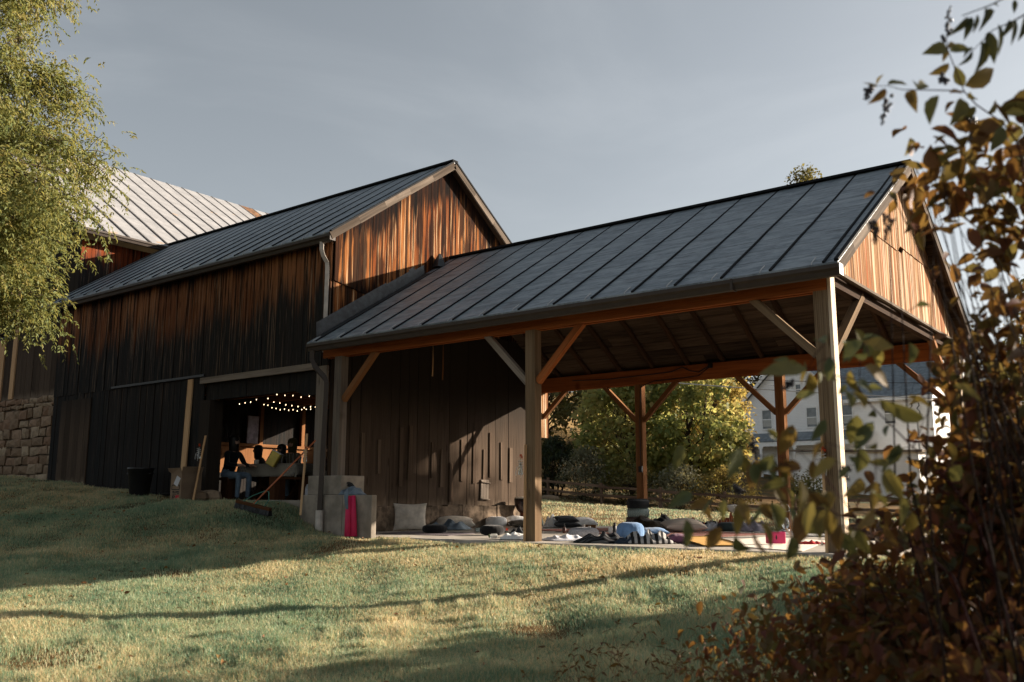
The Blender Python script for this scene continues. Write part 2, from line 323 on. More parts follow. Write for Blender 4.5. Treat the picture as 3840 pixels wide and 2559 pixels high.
class MB:
    def __init__(s): s.v = []; s.f = []; s.gc = []; s.rn = []; s.dt = []; s.db = []; s.mi = []; s.cur = 0
    def add(s, vs, fs, gc=None, rn=None, dt=None, db=None):
        b = len(s.v); n = len(vs); s.v += [tuple(v) for v in vs]; s.f += [tuple(i + b for i in f) for f in fs]
        s.gc += list(gc) if gc is not None else [tuple(v) for v in vs]
        s.rn += [random.random() if rn is None else rn] * n
        s.dt += list(dt) if dt is not None else [2.] * n
        s.db += list(db) if db is not None else [2.] * n
        s.mi += [s.cur] * len(fs)
    def obox(s, c, ax, ay, az, h, grain=2, rn=None, taper=1.):
        """oriented box, half sizes h along axes"""
        c = Vector(c); ax, ay, az = Vector(ax), Vector(ay), Vector(az); vs = []; gc = []
        for k in (-1, 1):
            t = 1. if k < 0 else taper
            for i, j in ((-1, -1), (1, -1), (1, 1), (-1, 1)):
                vs.append(c + ax * (h[0] * i * t) + ay * (h[1] * j * t) + az * (h[2] * k))
                l = [h[0] * i, h[1] * j, h[2] * k]; a = l[grain]; o = [l[q] for q in range(3) if q != grain]
                gc.append((o[0], o[1], a))
        s.add(vs, [(3, 2, 1, 0), (4, 5, 6, 7), (0, 1, 5, 4), (1, 2, 6, 5), (2, 3, 7, 6), (3, 0, 4, 7)], gc, rn)
        return s
    def box(s, x0, x1, y0, y1, z0, z1, grain=None, rn=None):
        h = ((x1 - x0) / 2, (y1 - y0) / 2, (z1 - z0) / 2)
        g = max(range(3), key=lambda i: h[i]) if grain is None else grain
        return s.obox(((x0 + x1) / 2, (y0 + y1) / 2, (z0 + z1) / 2), (1, 0, 0), (0, 1, 0), (0, 0, 1), h, g, rn)
    def bar(s, a, b, w, d, up=(0, 0, 1), rn=None, taper=1.):
        a, b = Vector(a), Vector(b); z = (b - a); L = z.length; z.normalize(); u = Vector(up)
        if abs(z.dot(u)) > .98: u = Vector((1, 0, 0))
        x = u.cross(z).normalized(); y = z.cross(x)
        return s.obox((a + b) / 2, x, y, z, (w / 2, d / 2, L / 2), 2, rn, taper)
    def tube(s, pts, r, n=8, cap=True):
        pts = [Vector(p) for p in pts]; rs = r if isinstance(r, (list, tuple)) else [r] * len(pts)
        vs = []; fs = []; gc = []; acc = 0.; ref = None
        for i, p in enumerate(pts):
            t = (pts[min(i + 1, len(pts) - 1)] - pts[max(i - 1, 0)])
            if t.length < 1e-9: t = Vector((0, 0, 1))
            t.normalize()
            if ref is None: ref = Vector((1, 0, 0)) if abs(t.x) < .9 else Vector((0, 1, 0))
            x = (ref - t * ref.dot(t)).normalized(); y = t.cross(x); ref = x
            if i: acc += (p - pts[i - 1]).length
            for k in range(n):
                a = 2 * math.pi * k / n; vs.append(p + (x * math.cos(a) + y * math.sin(a)) * rs[i]); gc.append((math.cos(a) * rs[i], math.sin(a) * rs[i], acc))
        for i in range(len(pts) - 1):
            for k in range(n): fs.append((i * n + k, i * n + (k + 1) % n, (i + 1) * n + (k + 1) % n, (i + 1) * n + k))
        if cap: fs += [tuple(range(n - 1, -1, -1)), tuple((len(pts) - 1) * n + k for k in range(n))]
        s.add(vs, fs, gc); return s
    def lathe(s, c, prof, n=20, sx=1., sy=1., fn=None):
        c = Vector(c); vs = []; fs = []
        for i, (r, z) in enumerate(prof):
            for k in range(n):
                a = 2 * math.pi * k / n; rr = r * (fn(a, i / (len(prof) - 1)) if fn else 1.)
                vs.append(c + Vector((rr * math.cos(a) * sx, rr * math.sin(a) * sy, z)))
        m = len(prof)
        for i in range(m - 1):
            for k in range(n): fs.append((i * n + k, i * n + (k + 1) % n, (i + 1) * n + (k + 1) % n, (i + 1) * n + k))
        fs += [tuple(range(n - 1, -1, -1)), tuple((m - 1) * n + k for k in range(n))]
        s.add(vs, fs); return s
    def boards(s, o, u, n, u0, u1, w, zb, zt, th=.025, gap=.006, jit=.006, wj=.25, zj=0., dtop=None, vdir=(0, 0, 1)):
        """vertical boards on a wall plane: origin o, along u, outward normal n; zb/zt heights as functions of u"""
        o, u, n, V = Vector(o), Vector(u), Vector(n), Vector(vdir); x = u0
        while x < u1 - 1e-4:
            ww = w * (1 + random.uniform(-wj, wj)); e = min(x + ww, u1)
            if u1 - e < w * .3: e = u1
            g = gap * random.uniform(.3, 1.6); off = random.uniform(0, jit); r = random.random(); dz = random.uniform(-zj, zj)
            a, b = x, e - g; cuts = [a, b]
            vs = []; gc = []; dt = []; db = []
            for q in (0., th):
                for uu in (a, b):
                    B, T = zb(uu) + dz, zt(uu)
                    for z, t0, b0 in ((B, T - B, 0.), (T, 0., T - B)):
                        vs.append(o + u * uu + V * z + n * (off + q)); gc.append((uu - a, q, z))
                        dt.append((dtop(uu, z) if dtop else t0)); db.append(b0)
            s.add(vs, [(0, 1, 3, 2), (4, 6, 7, 5), (0, 4, 5, 1), (2, 3, 7, 6), (1, 5, 7, 3), (0, 2, 6, 4)], gc, r, dt, db)
            x = e
        return s
    def build(s, name, mats, parent=None, loc=None, smooth=False, subsurf=0, bevel=0., rz=None, rot=None):
        me = bpy.data.meshes.new(name); me.from_pydata(s.v, [], s.f); me.validate()
        mats = mats if isinstance(mats, (list, tuple)) else [mats]
        for m in mats: me.materials.append(m)
        nv = len(me.vertices)
        if nv == len(s.v):
            a = me.attributes.new('gc', 'FLOAT_VECTOR', 'POINT'); a.data.foreach_set('vector', np.array(s.gc, dtype=np.float32).ravel())
            for k, d in (('rnd', s.rn), ('dt', s.dt), ('db', s.db)):
                a = me.attributes.new(k, 'FLOAT', 'POINT'); a.data.foreach_set('value', np.array(d, dtype=np.float32))
        if len(me.polygons) == len(s.mi) and len(mats) > 1: me.polygons.foreach_set('material_index', s.mi)
        bm = bmesh.new(); bm.from_mesh(me); bmesh.ops.recalc_face_normals(bm, faces=bm.faces[:]); bm.to_mesh(me); bm.free()
        if smooth: me.polygons.foreach_set('use_smooth', [True] * len(me.polygons))
        o = bpy.data.objects.new(name, me); COL.objects.link(o)
        if parent is not None: o.parent = parent
        if loc is not None: o.location = loc
        if rz is not None: o.rotation_euler = (0, 0, rz)
        if rot is not None: o.rotation_euler = rot
        if bevel:
            b = o.modifiers.new('b', 'BEVEL'); b.width = bevel; b.segments = 2; b.limit_method = 'ANGLE'
        if subsurf:
            b = o.modifiers.new('s', 'SUBSURF'); b.levels = subsurf; b.render_levels = subsurf
        return o

def npmesh(name, V, F, mat, rnd=None, parent=None, gc=None, smooth=False):
    """fast mesh from numpy: F is (n,3) or (n,4)"""
    me = bpy.data.meshes.new(name); k = F.shape[1]
    me.vertices.add(len(V)); me.vertices.foreach_set('co', V.astype(np.float32).ravel())
    me.loops.add(F.size); me.loops.foreach_set('vertex_index', F.astype(np.int32).ravel())
    me.polygons.add(len(F)); me.polygons.foreach_set('loop_start', np.arange(0, F.size, k, dtype=np.int32))
    try: me.polygons.foreach_set('loop_total', np.full(len(F), k, dtype=np.int32))
    except Exception: pass
    if smooth: me.polygons.foreach_set('use_smooth', np.ones(len(F), dtype=bool))
    me.update(calc_edges=True); me.validate()
    me.materials.append(mat)
    if rnd is not None: a = me.attributes.new('rnd', 'FLOAT', 'POINT'); a.data.foreach_set('value', rnd.astype(np.float32))
    if gc is not None: a = me.attributes.new('gc', 'FLOAT_VECTOR', 'POINT'); a.data.foreach_set('vector', gc.astype(np.float32).ravel())
    o = bpy.data.objects.new(name, me); COL.objects.link(o)
    if parent is not None: o.parent = parent
    return o

def norm(a): return a / (np.linalg.norm(a, axis=-1, keepdims=True) + 1e-9)
# leaf outlines: (along 0..1, half width) with a fold down the midrib
LEAF_LO = np.array([[0, 0, 0], [.45, .5, .10], [1, 0, -.12], [.45, -.5, .10], [.5, 0, 0]]); LEAF_LO_F = np.array([[0, 1, 4], [1, 2, 4], [2, 3, 4], [3, 0, 4]])
_al = [0, .12, .35, .62, .85, 1.]; _wd = [0, .30, .50, .42, .18, 0]
LEAF_HI = np.array([[a, 0, -.18 * a * a] for a in _al] + [[a, w, .16 * w * 2 - .18 * a * a] for a, w in zip(_al[1:-1], _wd[1:-1])] + [[a, -w, .16 * w * 2 - .18 * a * a] for a, w in zip(_al[1:-1], _wd[1:-1])])
LEAF_HI_F = []
for sgn, b in ((1, 6), (-1, 10)):
    seq = [0, b, b + 1, b + 2, b + 3, 5]; mid = [0, 1, 2, 3, 4, 5]
    for i in range(5):
        for tri in ((mid[i], mid[i + 1], seq[i + 1]), (mid[i], seq[i + 1], seq[i])):
            if len(set(tri)) == 3 and not (i == 0 and tri[2] == 0) : LEAF_HI_F.append(tri if sgn > 0 else tri[::-1])
LEAF_HI_F = np.array(LEAF_HI_F)
def leaves(name, P, D, size, aspect, mat, rnd=None, parent=None, hi=False, up=None, curl=1.):
    """P base points (n,3), D pointing directions (n,3), size lengths (n,), real folded leaf blades"""
    n = len(P); D = norm(D)
    if up is None: up = rng.normal(size=(n, 3)) * .6 + np.array([0, 0, 1.])
    S = norm(np.cross(D, up)); U = np.cross(S, D)
    T, TF = (LEAF_HI, LEAF_HI_F) if hi else (LEAF_LO, LEAF_LO_F)
    size = np.broadcast_to(size, (n,)); k = len(T)
    cu = rng.uniform(.2, 1.8, n) * curl
    V = (P[:, None, :] + D[:, None, :] * (T[None, :, 0:1] * size[:, None, None]) + S[:, None, :] * (T[None, :, 1:2] * (size * aspect)[:, None, None])
         + U[:, None, :] * (T[None, :, 2:3] * (size * cu)[:, None, None]))
    F = (TF[None] + (np.arange(n) * k)[:, None, None]).reshape(-1, 3)
    if rnd is None: rnd = rng.random(n)
    return npmesh(name, V.reshape(-1, 3), F, mat, np.repeat(rnd, k), parent)

# ------------------------------------------------------------------ terrain height
CP = np.array([(9.5,-10,-.72),(6,-6,-.62),(2,-6.5,-.48),(3,-9,-.66),(12,-12,-.8),(14,-4,-.5),(10,-5,-.5),(-4,-9,-.1),
 (6.3,-.5,-.06),(4,-.45,-.05),(2,-.45,-.045),(0,-.45,-.04),(-1.2,-.5,-.01),(-2,-.8,.12),(-2.6,-.4,.36),
 (-3,0,.43),(-4.2,-.05,.47),(-5.5,-.05,.50),(-7.6,0,.65),(-9.5,0,.8),(-11.6,0,.95),(-14,.6,1.03),(-18,.6,1.2),(-24,-2,1.4),
 (-6,-4,.22),(-2,-3,-.06),(0,-3,-.22),(-10,-6,.5),(3,-3,-.36),(6,-3,-.4),
 (-2,2,-.2),(2,3,-.2),(6,3,-.18),(6,6,-.16),(0,6,-.16),(-2,6,-.16),(6.5,1.5,-.1),(6.9,5,-.1),(-3.3,3,.05),(-5,3,.35),(-9,3,.45),(-2.2,.6,-.1),
 (6,8,-.03),(0,8.5,.0),(-4,9,.1),(-5,13,.15),(-10,18,.38),(-18.6,29,.66),(-15.3,29,.3),(-12,29,.1),(-8.6,29,-.1),(0,25,-.2),(12,20,-.4),(10,0,-.3),(14,8,-.5),
 (-10,40,.2),(-30,45,2.2),(-20,60,2.6),(0,60,.3),(-40,75,7),(-20,90,7),(10,90,4),(40,60,0),(40,-20,-1),(-60,60,9),(-70,0,3),(-40,-40,1.5),(0,-40,-1),(40,0,-.8),(-60,130,17),(0,140,15),(60,140,10),
 (150,0,0),(150,150,10),(0,220,25),(-150,150,25),(-200,0,8),(-150,-150,2),(0,-200,-2),(150,-150,0)], dtype=float)
def _phi(r2): return np.where(r2 > 0, r2 * np.log(r2 + 1e-12) * .5, 0.)
_d2 = ((CP[:, None, :2] - CP[None, :, :2]) ** 2).sum(-1)
_n = len(CP); _A = np.zeros((_n + 3, _n + 3)); _A[:_n, :_n] = _phi(_d2); _A[:_n, _n] = 1; _A[:_n, _n + 1:] = CP[:, :2]; _A[_n:, :_n] = _A[:_n, _n:].T
_W = np.linalg.solve(_A, np.concatenate([CP[:, 2], np.zeros(3)]))
def gz(x, y):
    x = np.atleast_1d(np.asarray(x, float)); y = np.atleast_1d(np.asarray(y, float)); out = np.empty(len(x))
    for a in range(0, len(x), 20000):
        X, Y = x[a:a + 20000], y[a:a + 20000]
        d2 = (X[:, None] - CP[None, :, 0]) ** 2 + (Y[:, None] - CP[None, :, 1]) ** 2
        out[a:a + 20000] = _phi(d2) @ _W[:_n] + _W[_n] + _W[_n + 1] * X + _W[_n + 2] * Y
    bumps = .018 * np.sin(x * 2.1 + np.sin(y * 1.7)) * np.cos(y * 2.6 + x * .7) + .012 * np.sin(x * 5.3 + y * 4.1)
    near = np.clip((np.abs(x - 2) - 4.6) / 2, 0, 1) + np.clip((-.9 - y) / 2, 0, 1) + np.clip((y - 7.5) / 2, 0, 1)
    return out + bumps * np.clip(near, 0, 1)
def g1(x, y): return float(gz([x], [y])[0])
# graded sheet: fine near the buildings, coarse towards the horizon
def grade(lo, hi, c0, c1, fine, grow=1.16):
    a = list(np.arange(c0, c1 + fine, fine)); s = fine
    while a[-1] < hi: s *= grow; a.append(a[-1] + s)
    s = fine
    while a[0] > lo: s *= grow; a.insert(0, a[0] - s)
    return np.array(a)
gx = grade(-420, 420, -22, 14, .3); gy = grade(-420, 420, -12, 34, .3)
XX, YY = np.meshgrid(gx, gy); ZZ = gz(XX.ravel(), YY.ravel())
far = np.maximum(np.abs(XX.ravel()), np.abs(YY.ravel())); ZZ = np.where(far > 230, np.clip(ZZ, -5, 30), ZZ)
nx, ny = len(gx), len(gy); idx = np.arange(nx * ny).reshape(ny, nx)
FF = np.stack([idx[:-1, :-1], idx[:-1, 1:], idx[1:, 1:], idx[1:, :-1]], -1).reshape(-1, 4)
ground = npmesh('ground', np.stack([XX.ravel(), YY.ravel(), ZZ], -1), FF, M['ground'], smooth=True)
tag(ground, 'lawn and rising meadow around the barns', kind='structure')
# ------------------------------------------------------------------ roofs
def slope_slab(mb, x0, x1, e, r, t, axis='x', nseg=1):
    """roof slab: ridge direction is axis, e=(across,z) at eave, r=(across,z) at ridge, thickness t downwards"""
    P = (lambda a, c, z: (a, c, z)) if axis == 'x' else (lambda a, c, z: (c, a, z))
    L = math.hypot(r[0] - e[0], r[1] - e[1]); vs = []; gc = []
    for dz in (0, -t):
        for a in (x0, x1):
            for (c, z), s in ((e, 0.), (r, L)):
                vs.append(P(a, c, z + dz)); gc.append((a, 0, s))
    mb.add(vs, [(0, 2, 3, 1), (4, 5, 7, 6), (0, 1, 5, 4), (2, 6, 7, 3), (0, 4, 6, 2), (1, 3, 7, 5)], gc, .5)
def seams(mb, xs, e, r, axis='x', w=.027, h=.026):
    P = (lambda a, c, z: Vector((a, c, z))) if axis == 'x' else (lambda a, c, z: Vector((c, a, z)))
    for a in xs:
        A, B = P(a, e[0], e[1] + h * .4), P(a, r[0], r[1] + h * .4 - .02)
        n = 7; pts = [A.lerp(B, i / n) + P(random.uniform(-.008, .008), 0, 0) for i in range(n + 1)]
        for p, q in zip(pts[:-1], pts[1:]): mb.bar(p, q + (q - p) * .02, w, h, rn=.5)
def gutter(name, x0, x1, y, z, parent, n=-1, axis='x', s=1.):
    """K profile gutter, open top; n = outward side"""
    P = (lambda a, c, zz: (a, c, zz)) if axis == 'x' else (lambda a, c, zz: (c, a, zz))
    pr = [(0, .12), (0, 0), (.075, 0), (.095, .05), (.125, .075), (.125, .12), (.112, .12), (.112, .082), (.085, .058), (.07, .01), (.008, .01), (.008, .12)]
    m = MB(); k = len(pr); vs = [P(a, y + n * q * s, z + h * s) for a in (x0, x1) for q, h in pr]
    fs = [(i, (i + 1) % k, k + (i + 1) % k, k + i) for i in range(k)] + [(0, 1, 2, 3, 4, 5)[::-1], tuple(k + i for i in (0, 1, 2, 3, 4, 5))]
    m.add(vs, fs, None, .5); return m.build(name, M['gutter'], parent)

PX, BX, CX = -1.964, 2.005, 6.0886; PY = 6.311; ZB = 2.90
RE, RR, RF = (-.36, 3.115), (3.19, 5.31), (6.74, 3.115)
pav = empty('pavilion', (0, 0, 0), 0, 'open timber pavilion with black metal roof joined to the charred barn', 'pavilion')
def post(x, y, top=ZB, mat='post', outer=True, base=-.06):
    m = MB(); w = .0525
    for i in range(3): m.box(x - .0815 + i * .0545, x - .0815 + i * .0545 + w, y + random.uniform(0, .003), y + .155, base, top, 2)
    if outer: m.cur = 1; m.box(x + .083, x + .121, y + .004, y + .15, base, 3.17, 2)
    return m.build('post', [M[mat], M['sunply']] if outer else M[mat], pav)
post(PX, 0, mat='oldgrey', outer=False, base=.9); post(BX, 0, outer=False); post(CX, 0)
for x in (.1162, 3.107): post(x, PY, mat='brace', outer=False)
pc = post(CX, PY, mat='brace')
m = MB(); m.box(-2.72, -2.47, .80, .86, .35, 2.76, 2); m.build('post', M['pine'], pav)['label'] = 'wide orange pine corner post'
def beam(y, x0=-2.345, x1=6.165, z=ZB, h=.26):
    m = MB()
    for i, (a, b) in enumerate(((0, .052), (.054, .106), (.108, .158))):
        m.box(x0, x1, y + a, y + b, z + (.03 if i == 1 else 0), z + h, 0)
    return m.build('beam', M['beam'], pav)
beam(.0, h=.20); beam(PY, h=.30)
for x in (6.03,):
    m = MB(); m.box(x, x + .1, .16, PY - .003, 3.02, 3.16, 1); m.build('beam', M['beamdark'], pav)
def brace(a, b, mat='brace', w=.085): 
    m = MB(); m.bar(a, b, w, .09, (0, 0, 1)); return m.build('brace', M[mat], pav)
yb = .077
for x, s, mt in ((PX, 1, 'brace'), (BX, -1, 'oldgrey'), (BX, 1, 'beam'), (CX, -1, 'post')):
    brace((x + s * .085, yb, 2.17), (x + s * .83, yb, 2.92), mt)
yb2 = PY + .077
for x, ss in ((.1162, (-1, 1)), (3.107, (-1, 1)), (CX, (-1,))):
    for s in ss: brace((x + s * .085, yb2, 2.15), (x + s * .86, yb2, 2.92))
brace((-2.34, yb2, 2.35), (-1.72, yb2, 2.92))
brace((6.09, .17, 2.1), (6.09, 1.5, 3.10), 'post', .1); brace((6.09, 6.30, 2.1), (6.09, 5.0, 3.10), 'brace', .1)
m = MB(); slope_slab(m, -2.345, 6.42, RE, RR, .022); slope_slab(m, -2.345, 6.42, RF, (RR[0] + .004, RR[1]), .022); m.cur = 1
sx = [-2.12 + i * .5985 for i in range(15)]
seams(m, sx, RE, RR); seams(m, sx, RF, RR)
m.bar((-2.3, 3.19, 5.325), (6.44, 3.19, 5.325), .16, .035); m.bar((6.405, -.36, 3.135), (6.405, 3.18, 5.33), .05, .03); m.bar((6.405, 6.74, 3.135), (6.405, 3.2, 5.33), .05, .03)
m.build('roof', [M['black'], M['seam']], pav)
m = MB()
for sgn in (1, -1):   # deck boards laid along the ridge, seen from below
    L = math.hypot(RR[0] - RE[0], RR[1] - RE[1]); k = 16
    for i in range(k):
        a, b = i / k, (i + 1) / k - .004
        y0, y1 = (RE[0] + .08 + (RR[0] - RE[0] - .08) * a, RE[0] + .08 + (RR[0] - RE[0] - .08) * b)
        z0, z1 = (RE[1] + .05 + (RR[1] - RE[1] - .05) * a - .03, RE[1] + .05 + (RR[1] - RE[1] - .05) * b - .03)
        if sgn < 0: y0, y1 = 2 * RR[0] - y0, 2 * RR[0] - y1
        x = -2.33
        while x < 6.39:
            e = min(6.39, x + random.uniform(1.6, 3.2)); r = random.random()
            m.add([(x, y0, z0), (e - .006, y0, z0), (e - .006, y1, z1), (x, y1, z1), (x, y0, z0 - .02), (e - .006, y0, z0 - .02), (e - .006, y1, z1 - .02), (x, y1, z1 - .02)],
                  [(0, 1, 2, 3), (7, 6, 5, 4), (0, 4, 5, 1), (1, 5, 6, 2), (2, 6, 7, 3), (3, 7, 4, 0)], [(0, 0, x), (0, 0, e), (.2, 0, e), (.2, 0, x)] * 2, r)
            x = e
m.build('roof_deck', M['deck'], pav)
for i in range(11):
    x = -1.9 + i * .78
    for s in (1, -1):
        m = MB(); a = Vector((x, RR[0] - s * 3.35, 3.115 + .2 * .618 - .10)); b = Vector((x, RR[0] - s * .02, 5.31 - .11))
        m.tube([a, a.lerp(b, .35) + Vector((random.uniform(-.03, .03), 0, -.01)), a.lerp(b, .7) + Vector((random.uniform(-.03, .03), 0, -.01)), b], [.055, .05, .05, .045], 7)
        m.build('rafter', M['beamdark'], pav)
# gable boards, two uneven tiers, and rake boards
def gtop(u): return RR[1] - .07 - abs(u - RR[0]) * .618
gtd = lambda u, z: gtop(u) - z
m = MB()
m.boards((6.17, 0, 0), (0, 1, 0), (1, 0, 0), .10, 6.32, .135, lambda u: 3.17 + .02 * math.sin(u * 3), lambda u: min(gtop(u), 4.02 + .12 * (u > 3.4)), dtop=gtd)
m.build('gable_wall', M['pavgable'], pav)
m = MB(); m.boards((6.185, 0, 0), (0, 1, 0), (1, 0, 0), 1.68, 4.72, .135, lambda u: min(gtop(u), 4.0 + .1 * (u > 3.0)), gtop, dtop=gtd)
m.build('gable_wall', M['pavgable'], pav)
for s in (1, -1):
    m = MB(); a = Vector((6.405, RR[0] - s * 3.52, 3.045)); b = Vector((6.405, RR[0], 5.235))
    pts = [a.lerp(b, t / 6) for t in range(7)]
    for p, q in zip(pts[:-1], pts[1:]): m.bar(p + Vector((0, 0, random.uniform(-.006, .006))), q, .035, .12)
    m.build('rake_board', M['rake'], pav)
m = MB(); m.bar((6.21, .1, 3.15), (6.21, 6.3, 3.15), .04, .035); m.build('trim_strip', M['rake'], pav)
gut = gutter('gutter', -2.36, 6.43, -.235, 2.975, pav)
m = MB(); m.box(5.17, 5.2, -.365, -.232, 2.966, 3.10); m.build('gutter_joint', M['gutter'], gut)
m = MB(); m.box(6.431, 6.436, -.36, -.235, 2.975, 3.1); m.build('end_cap', M['whitepaint'], gut)
stp = None
for i in range(15):
    x = -2.2 + i * .595
    if stp is None:
        m = MB(); m.tube([(0, -.355, 3.09), (0, -.35, 3.135), (0, -.33, 3.155), (0, -.2, 3.237)], .006, 5); stp = m.build('gutter_strap', M['strap'], gut); o = stp
    else: o = stp.copy(); COL.objects.link(o); o.parent = gut
    o.location = (x, 0, 0)
gutter('gutter', -2.3, 6.43, 6.61, 2.975, pav, 1)
m = MB(); m.tube([(6.2, 6.68, 2.97), (6.2, 6.66, 2.85), (6.2, 6.52, 2.7), (6.2, 6.5, 2.5), (6.2, 6.5, .1)], .04, 8); m.build('downspout', M['strap'], pav)
# power cable clipped to the back beam and its outlet
m = MB(); m.tube([(-1.5, 6.30, 3.1), (-.6, 6.302, 3.06), (.3, 6.302, 3.08), (.9, 6.302, 3.10), (1.15, 6.30, 3.17), (1.3, 6.30, 3.09), (1.5, 6.30, 3.04), (1.75, 6.30, 3.16)], .011, 6)
m.tube([(1.75, 6.30, 3.14), (1.5, 6.30, 2.97), (1.15, 6.30, 2.955), (.5, 6.30, 2.94), (.2, 6.298, 2.85), (.15, 6.298, 2.2), (.15, 6.298, 1.2)], .009, 6)
cab = m.build('cable', M['rubber'], pav)
m = MB(); m.box(.11, .19, 6.27, 6.305, 1.1, 1.22); m.build('outlet_box', M['rubber'], cab); m = MB(); m.box(1.72, 1.80, 6.27, 6.308, 3.1, 3.19); m.build('outlet_box', M['rubber'], cab)
# floor
m = MB(); m.box(-2.345, 6.40, -.22, 6.62, -.25, 0.); o = m.build('pavilion_floor', M['slab'], bevel=.008); tag(o, 'pale concrete floor slab under the pavilion', kind='structure')
# concrete pier at the barn corner
m = MB(); m.box(-2.34, -1.35, -.36, .24, -.2, .62); m.box(-1.3495, -.70, -.358, -.25, -.2, .618); m.box(-2.3, -1.5, -.26, .235, .6205, .925)
o = m.build('concrete_pier', M['concrete'], bevel=.012); tag(o, 'stepped concrete block under the pavilion corner post by the barn', 'pier')

# ------------------------------------------------------------------ charred barn
XG = -2.349; BE, BR_, BF = (-.12, 5.06), (3.06, 7.27), (6.24, 5.06)
barn = empty('barn', (0, 0, 0), 0, 'long charred wooden barn with black roof and an open doorway', 'barn')
bt = lambda u: 5.17
m = MB()
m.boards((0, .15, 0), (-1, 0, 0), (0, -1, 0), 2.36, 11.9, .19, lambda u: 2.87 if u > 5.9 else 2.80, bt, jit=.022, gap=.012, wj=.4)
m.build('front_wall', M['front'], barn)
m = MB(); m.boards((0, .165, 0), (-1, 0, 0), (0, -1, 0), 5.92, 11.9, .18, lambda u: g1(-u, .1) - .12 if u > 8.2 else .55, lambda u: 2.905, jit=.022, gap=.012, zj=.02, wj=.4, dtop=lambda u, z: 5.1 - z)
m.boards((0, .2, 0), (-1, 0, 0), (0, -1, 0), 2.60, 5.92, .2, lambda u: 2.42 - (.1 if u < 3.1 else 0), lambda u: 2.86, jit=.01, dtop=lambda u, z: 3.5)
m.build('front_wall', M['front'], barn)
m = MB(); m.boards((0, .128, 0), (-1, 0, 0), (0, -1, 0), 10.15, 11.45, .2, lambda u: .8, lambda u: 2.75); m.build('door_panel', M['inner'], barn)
m = MB(); m.box(-9.3, -5.9, .085, .12, 2.885, 2.93, 0); m.build('door_track', M['iron'], barn)
m = MB(); m.box(-5.98, -2.62, .06, .12, 2.74, 2.855, 0); m.build('door_header', M['oldgrey'], barn)
m = MB(); m.box(-5.98, -5.66, .1, .4, .5, 2.42, 2); m.build('door_post', M['inner'], barn)
m = MB(); m.box(-2.62, -2.38, .12, .17, .5, 2.8, 2); m.build('corner_board', M['oldgrey'], barn); m = MB(); m.box(-2.66, -2.62, .14, .3, .5, 2.8, 2); m.build('corner_board', M['oldgrey'], barn)
m = MB(); m.box(-8.35, -2.70, .06, .5, .30, .535, 0); m.build('door_sill', M['concrete'], barn)
# gable wall towards the pavilion
def btop(u): return BR_[1] - .09 - abs(u - BR_[0]) * .695
btd = lambda u, z: btop(u) - z
m = MB()
seamz = lambda u: 4.25 - .16 * (u - .4) if u < 2.2 else 3.9
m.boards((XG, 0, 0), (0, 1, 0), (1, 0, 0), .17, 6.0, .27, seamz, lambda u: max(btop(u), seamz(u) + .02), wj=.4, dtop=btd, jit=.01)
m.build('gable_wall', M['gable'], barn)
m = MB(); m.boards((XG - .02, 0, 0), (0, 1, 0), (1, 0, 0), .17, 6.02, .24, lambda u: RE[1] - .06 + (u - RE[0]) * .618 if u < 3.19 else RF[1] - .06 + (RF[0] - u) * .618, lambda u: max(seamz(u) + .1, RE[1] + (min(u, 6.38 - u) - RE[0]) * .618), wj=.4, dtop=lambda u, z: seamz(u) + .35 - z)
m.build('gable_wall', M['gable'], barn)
m = MB(); m.boards((XG - .02, 0, 0), (0, 1, 0), (1, 0, 0), 6.12, 6.56, .2, lambda u: 1.9, lambda u: 4.4); m.build('wall_end', M['pavgable'], barn)
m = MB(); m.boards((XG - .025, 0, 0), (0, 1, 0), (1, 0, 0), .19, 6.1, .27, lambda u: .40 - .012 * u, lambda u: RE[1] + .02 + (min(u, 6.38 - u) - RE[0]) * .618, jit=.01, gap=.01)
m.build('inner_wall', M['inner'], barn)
bat = [(.95, .75, 1.7), (1.35, 1.0, 1.6), (1.9, .78, 1.85), (2.15, .9, 1.9), (2.75, .95, 1.62), (3.02, .78, 1.5), (3.28, .5, 1.25), (3.62, .9, 1.72), (3.98, .86, 1.9), (4.3, .82, 1.55), (4.5, 1.0, 1.9), (4.88, .95, 1.72), (5.18, .9, 1.62)]
for y, z0, z1 in bat:
    m = MB(); w = random.uniform(.035, .06); l = random.uniform(-.02, .02)
    m.obox((XG + .022, y, (z0 + z1) / 2), (1, 0, 0), (0, 1, l), (0, -l, 1), (.012, w, (z1 - z0) / 2), 2, taper=random.uniform(.75, 1.)); m.build('batten', M['batten'], barn)
m = MB()
for k in range(3): m.obox((XG + .028, 4.22 + k * .085, .74), (1, 0, 0), (0, 1, -.05), (0, .05, 1), (.012, .04, .2), 2)
m.bar((XG + .05, 4.17, .90), (XG + .05, 4.45, .875), .05, .015); m.bar((XG + .05, 4.19, .565), (XG + .05, 4.44, .55), .03, .015); m.build('patch_panel', M['oldgrey'], barn)
m = MB(); n = 26
for i in range(n):
    y0, y1 = .5 + 5.6 * i / n, .5 + 5.6 * (i + 1) / n
    m.obox((XG + .0 + random.uniform(0, .03), (y0 + y1) / 2, .12), (1, 0, 0), (0, 1, 0), (0, 0, 1), (.12, (y1 - y0) / 2 + .01, .31 + random.uniform(-.02, .02)), 1)
m.build('foundation', M['earth'], barn)
m = MB(); slope_slab(m, -12.42, -2.13, BE, BR_, .03); slope_slab(m, -12.42, -2.13, BF, (BR_[0] + .004, BR_[1]), .03); m.cur = 1
seams(m, [-2.59 - i * .56 for i in range(18)], BE, BR_); m.bar((-2.135, -.12, 5.07), (-2.135, 3.05, 7.28), .05, .03); m.bar((-2.135, 6.24, 5.07), (-2.135, 3.07, 7.28), .05, .03); m.bar((-12.4, 3.06, 7.285), (-2.12, 3.06, 7.285), .16, .035)
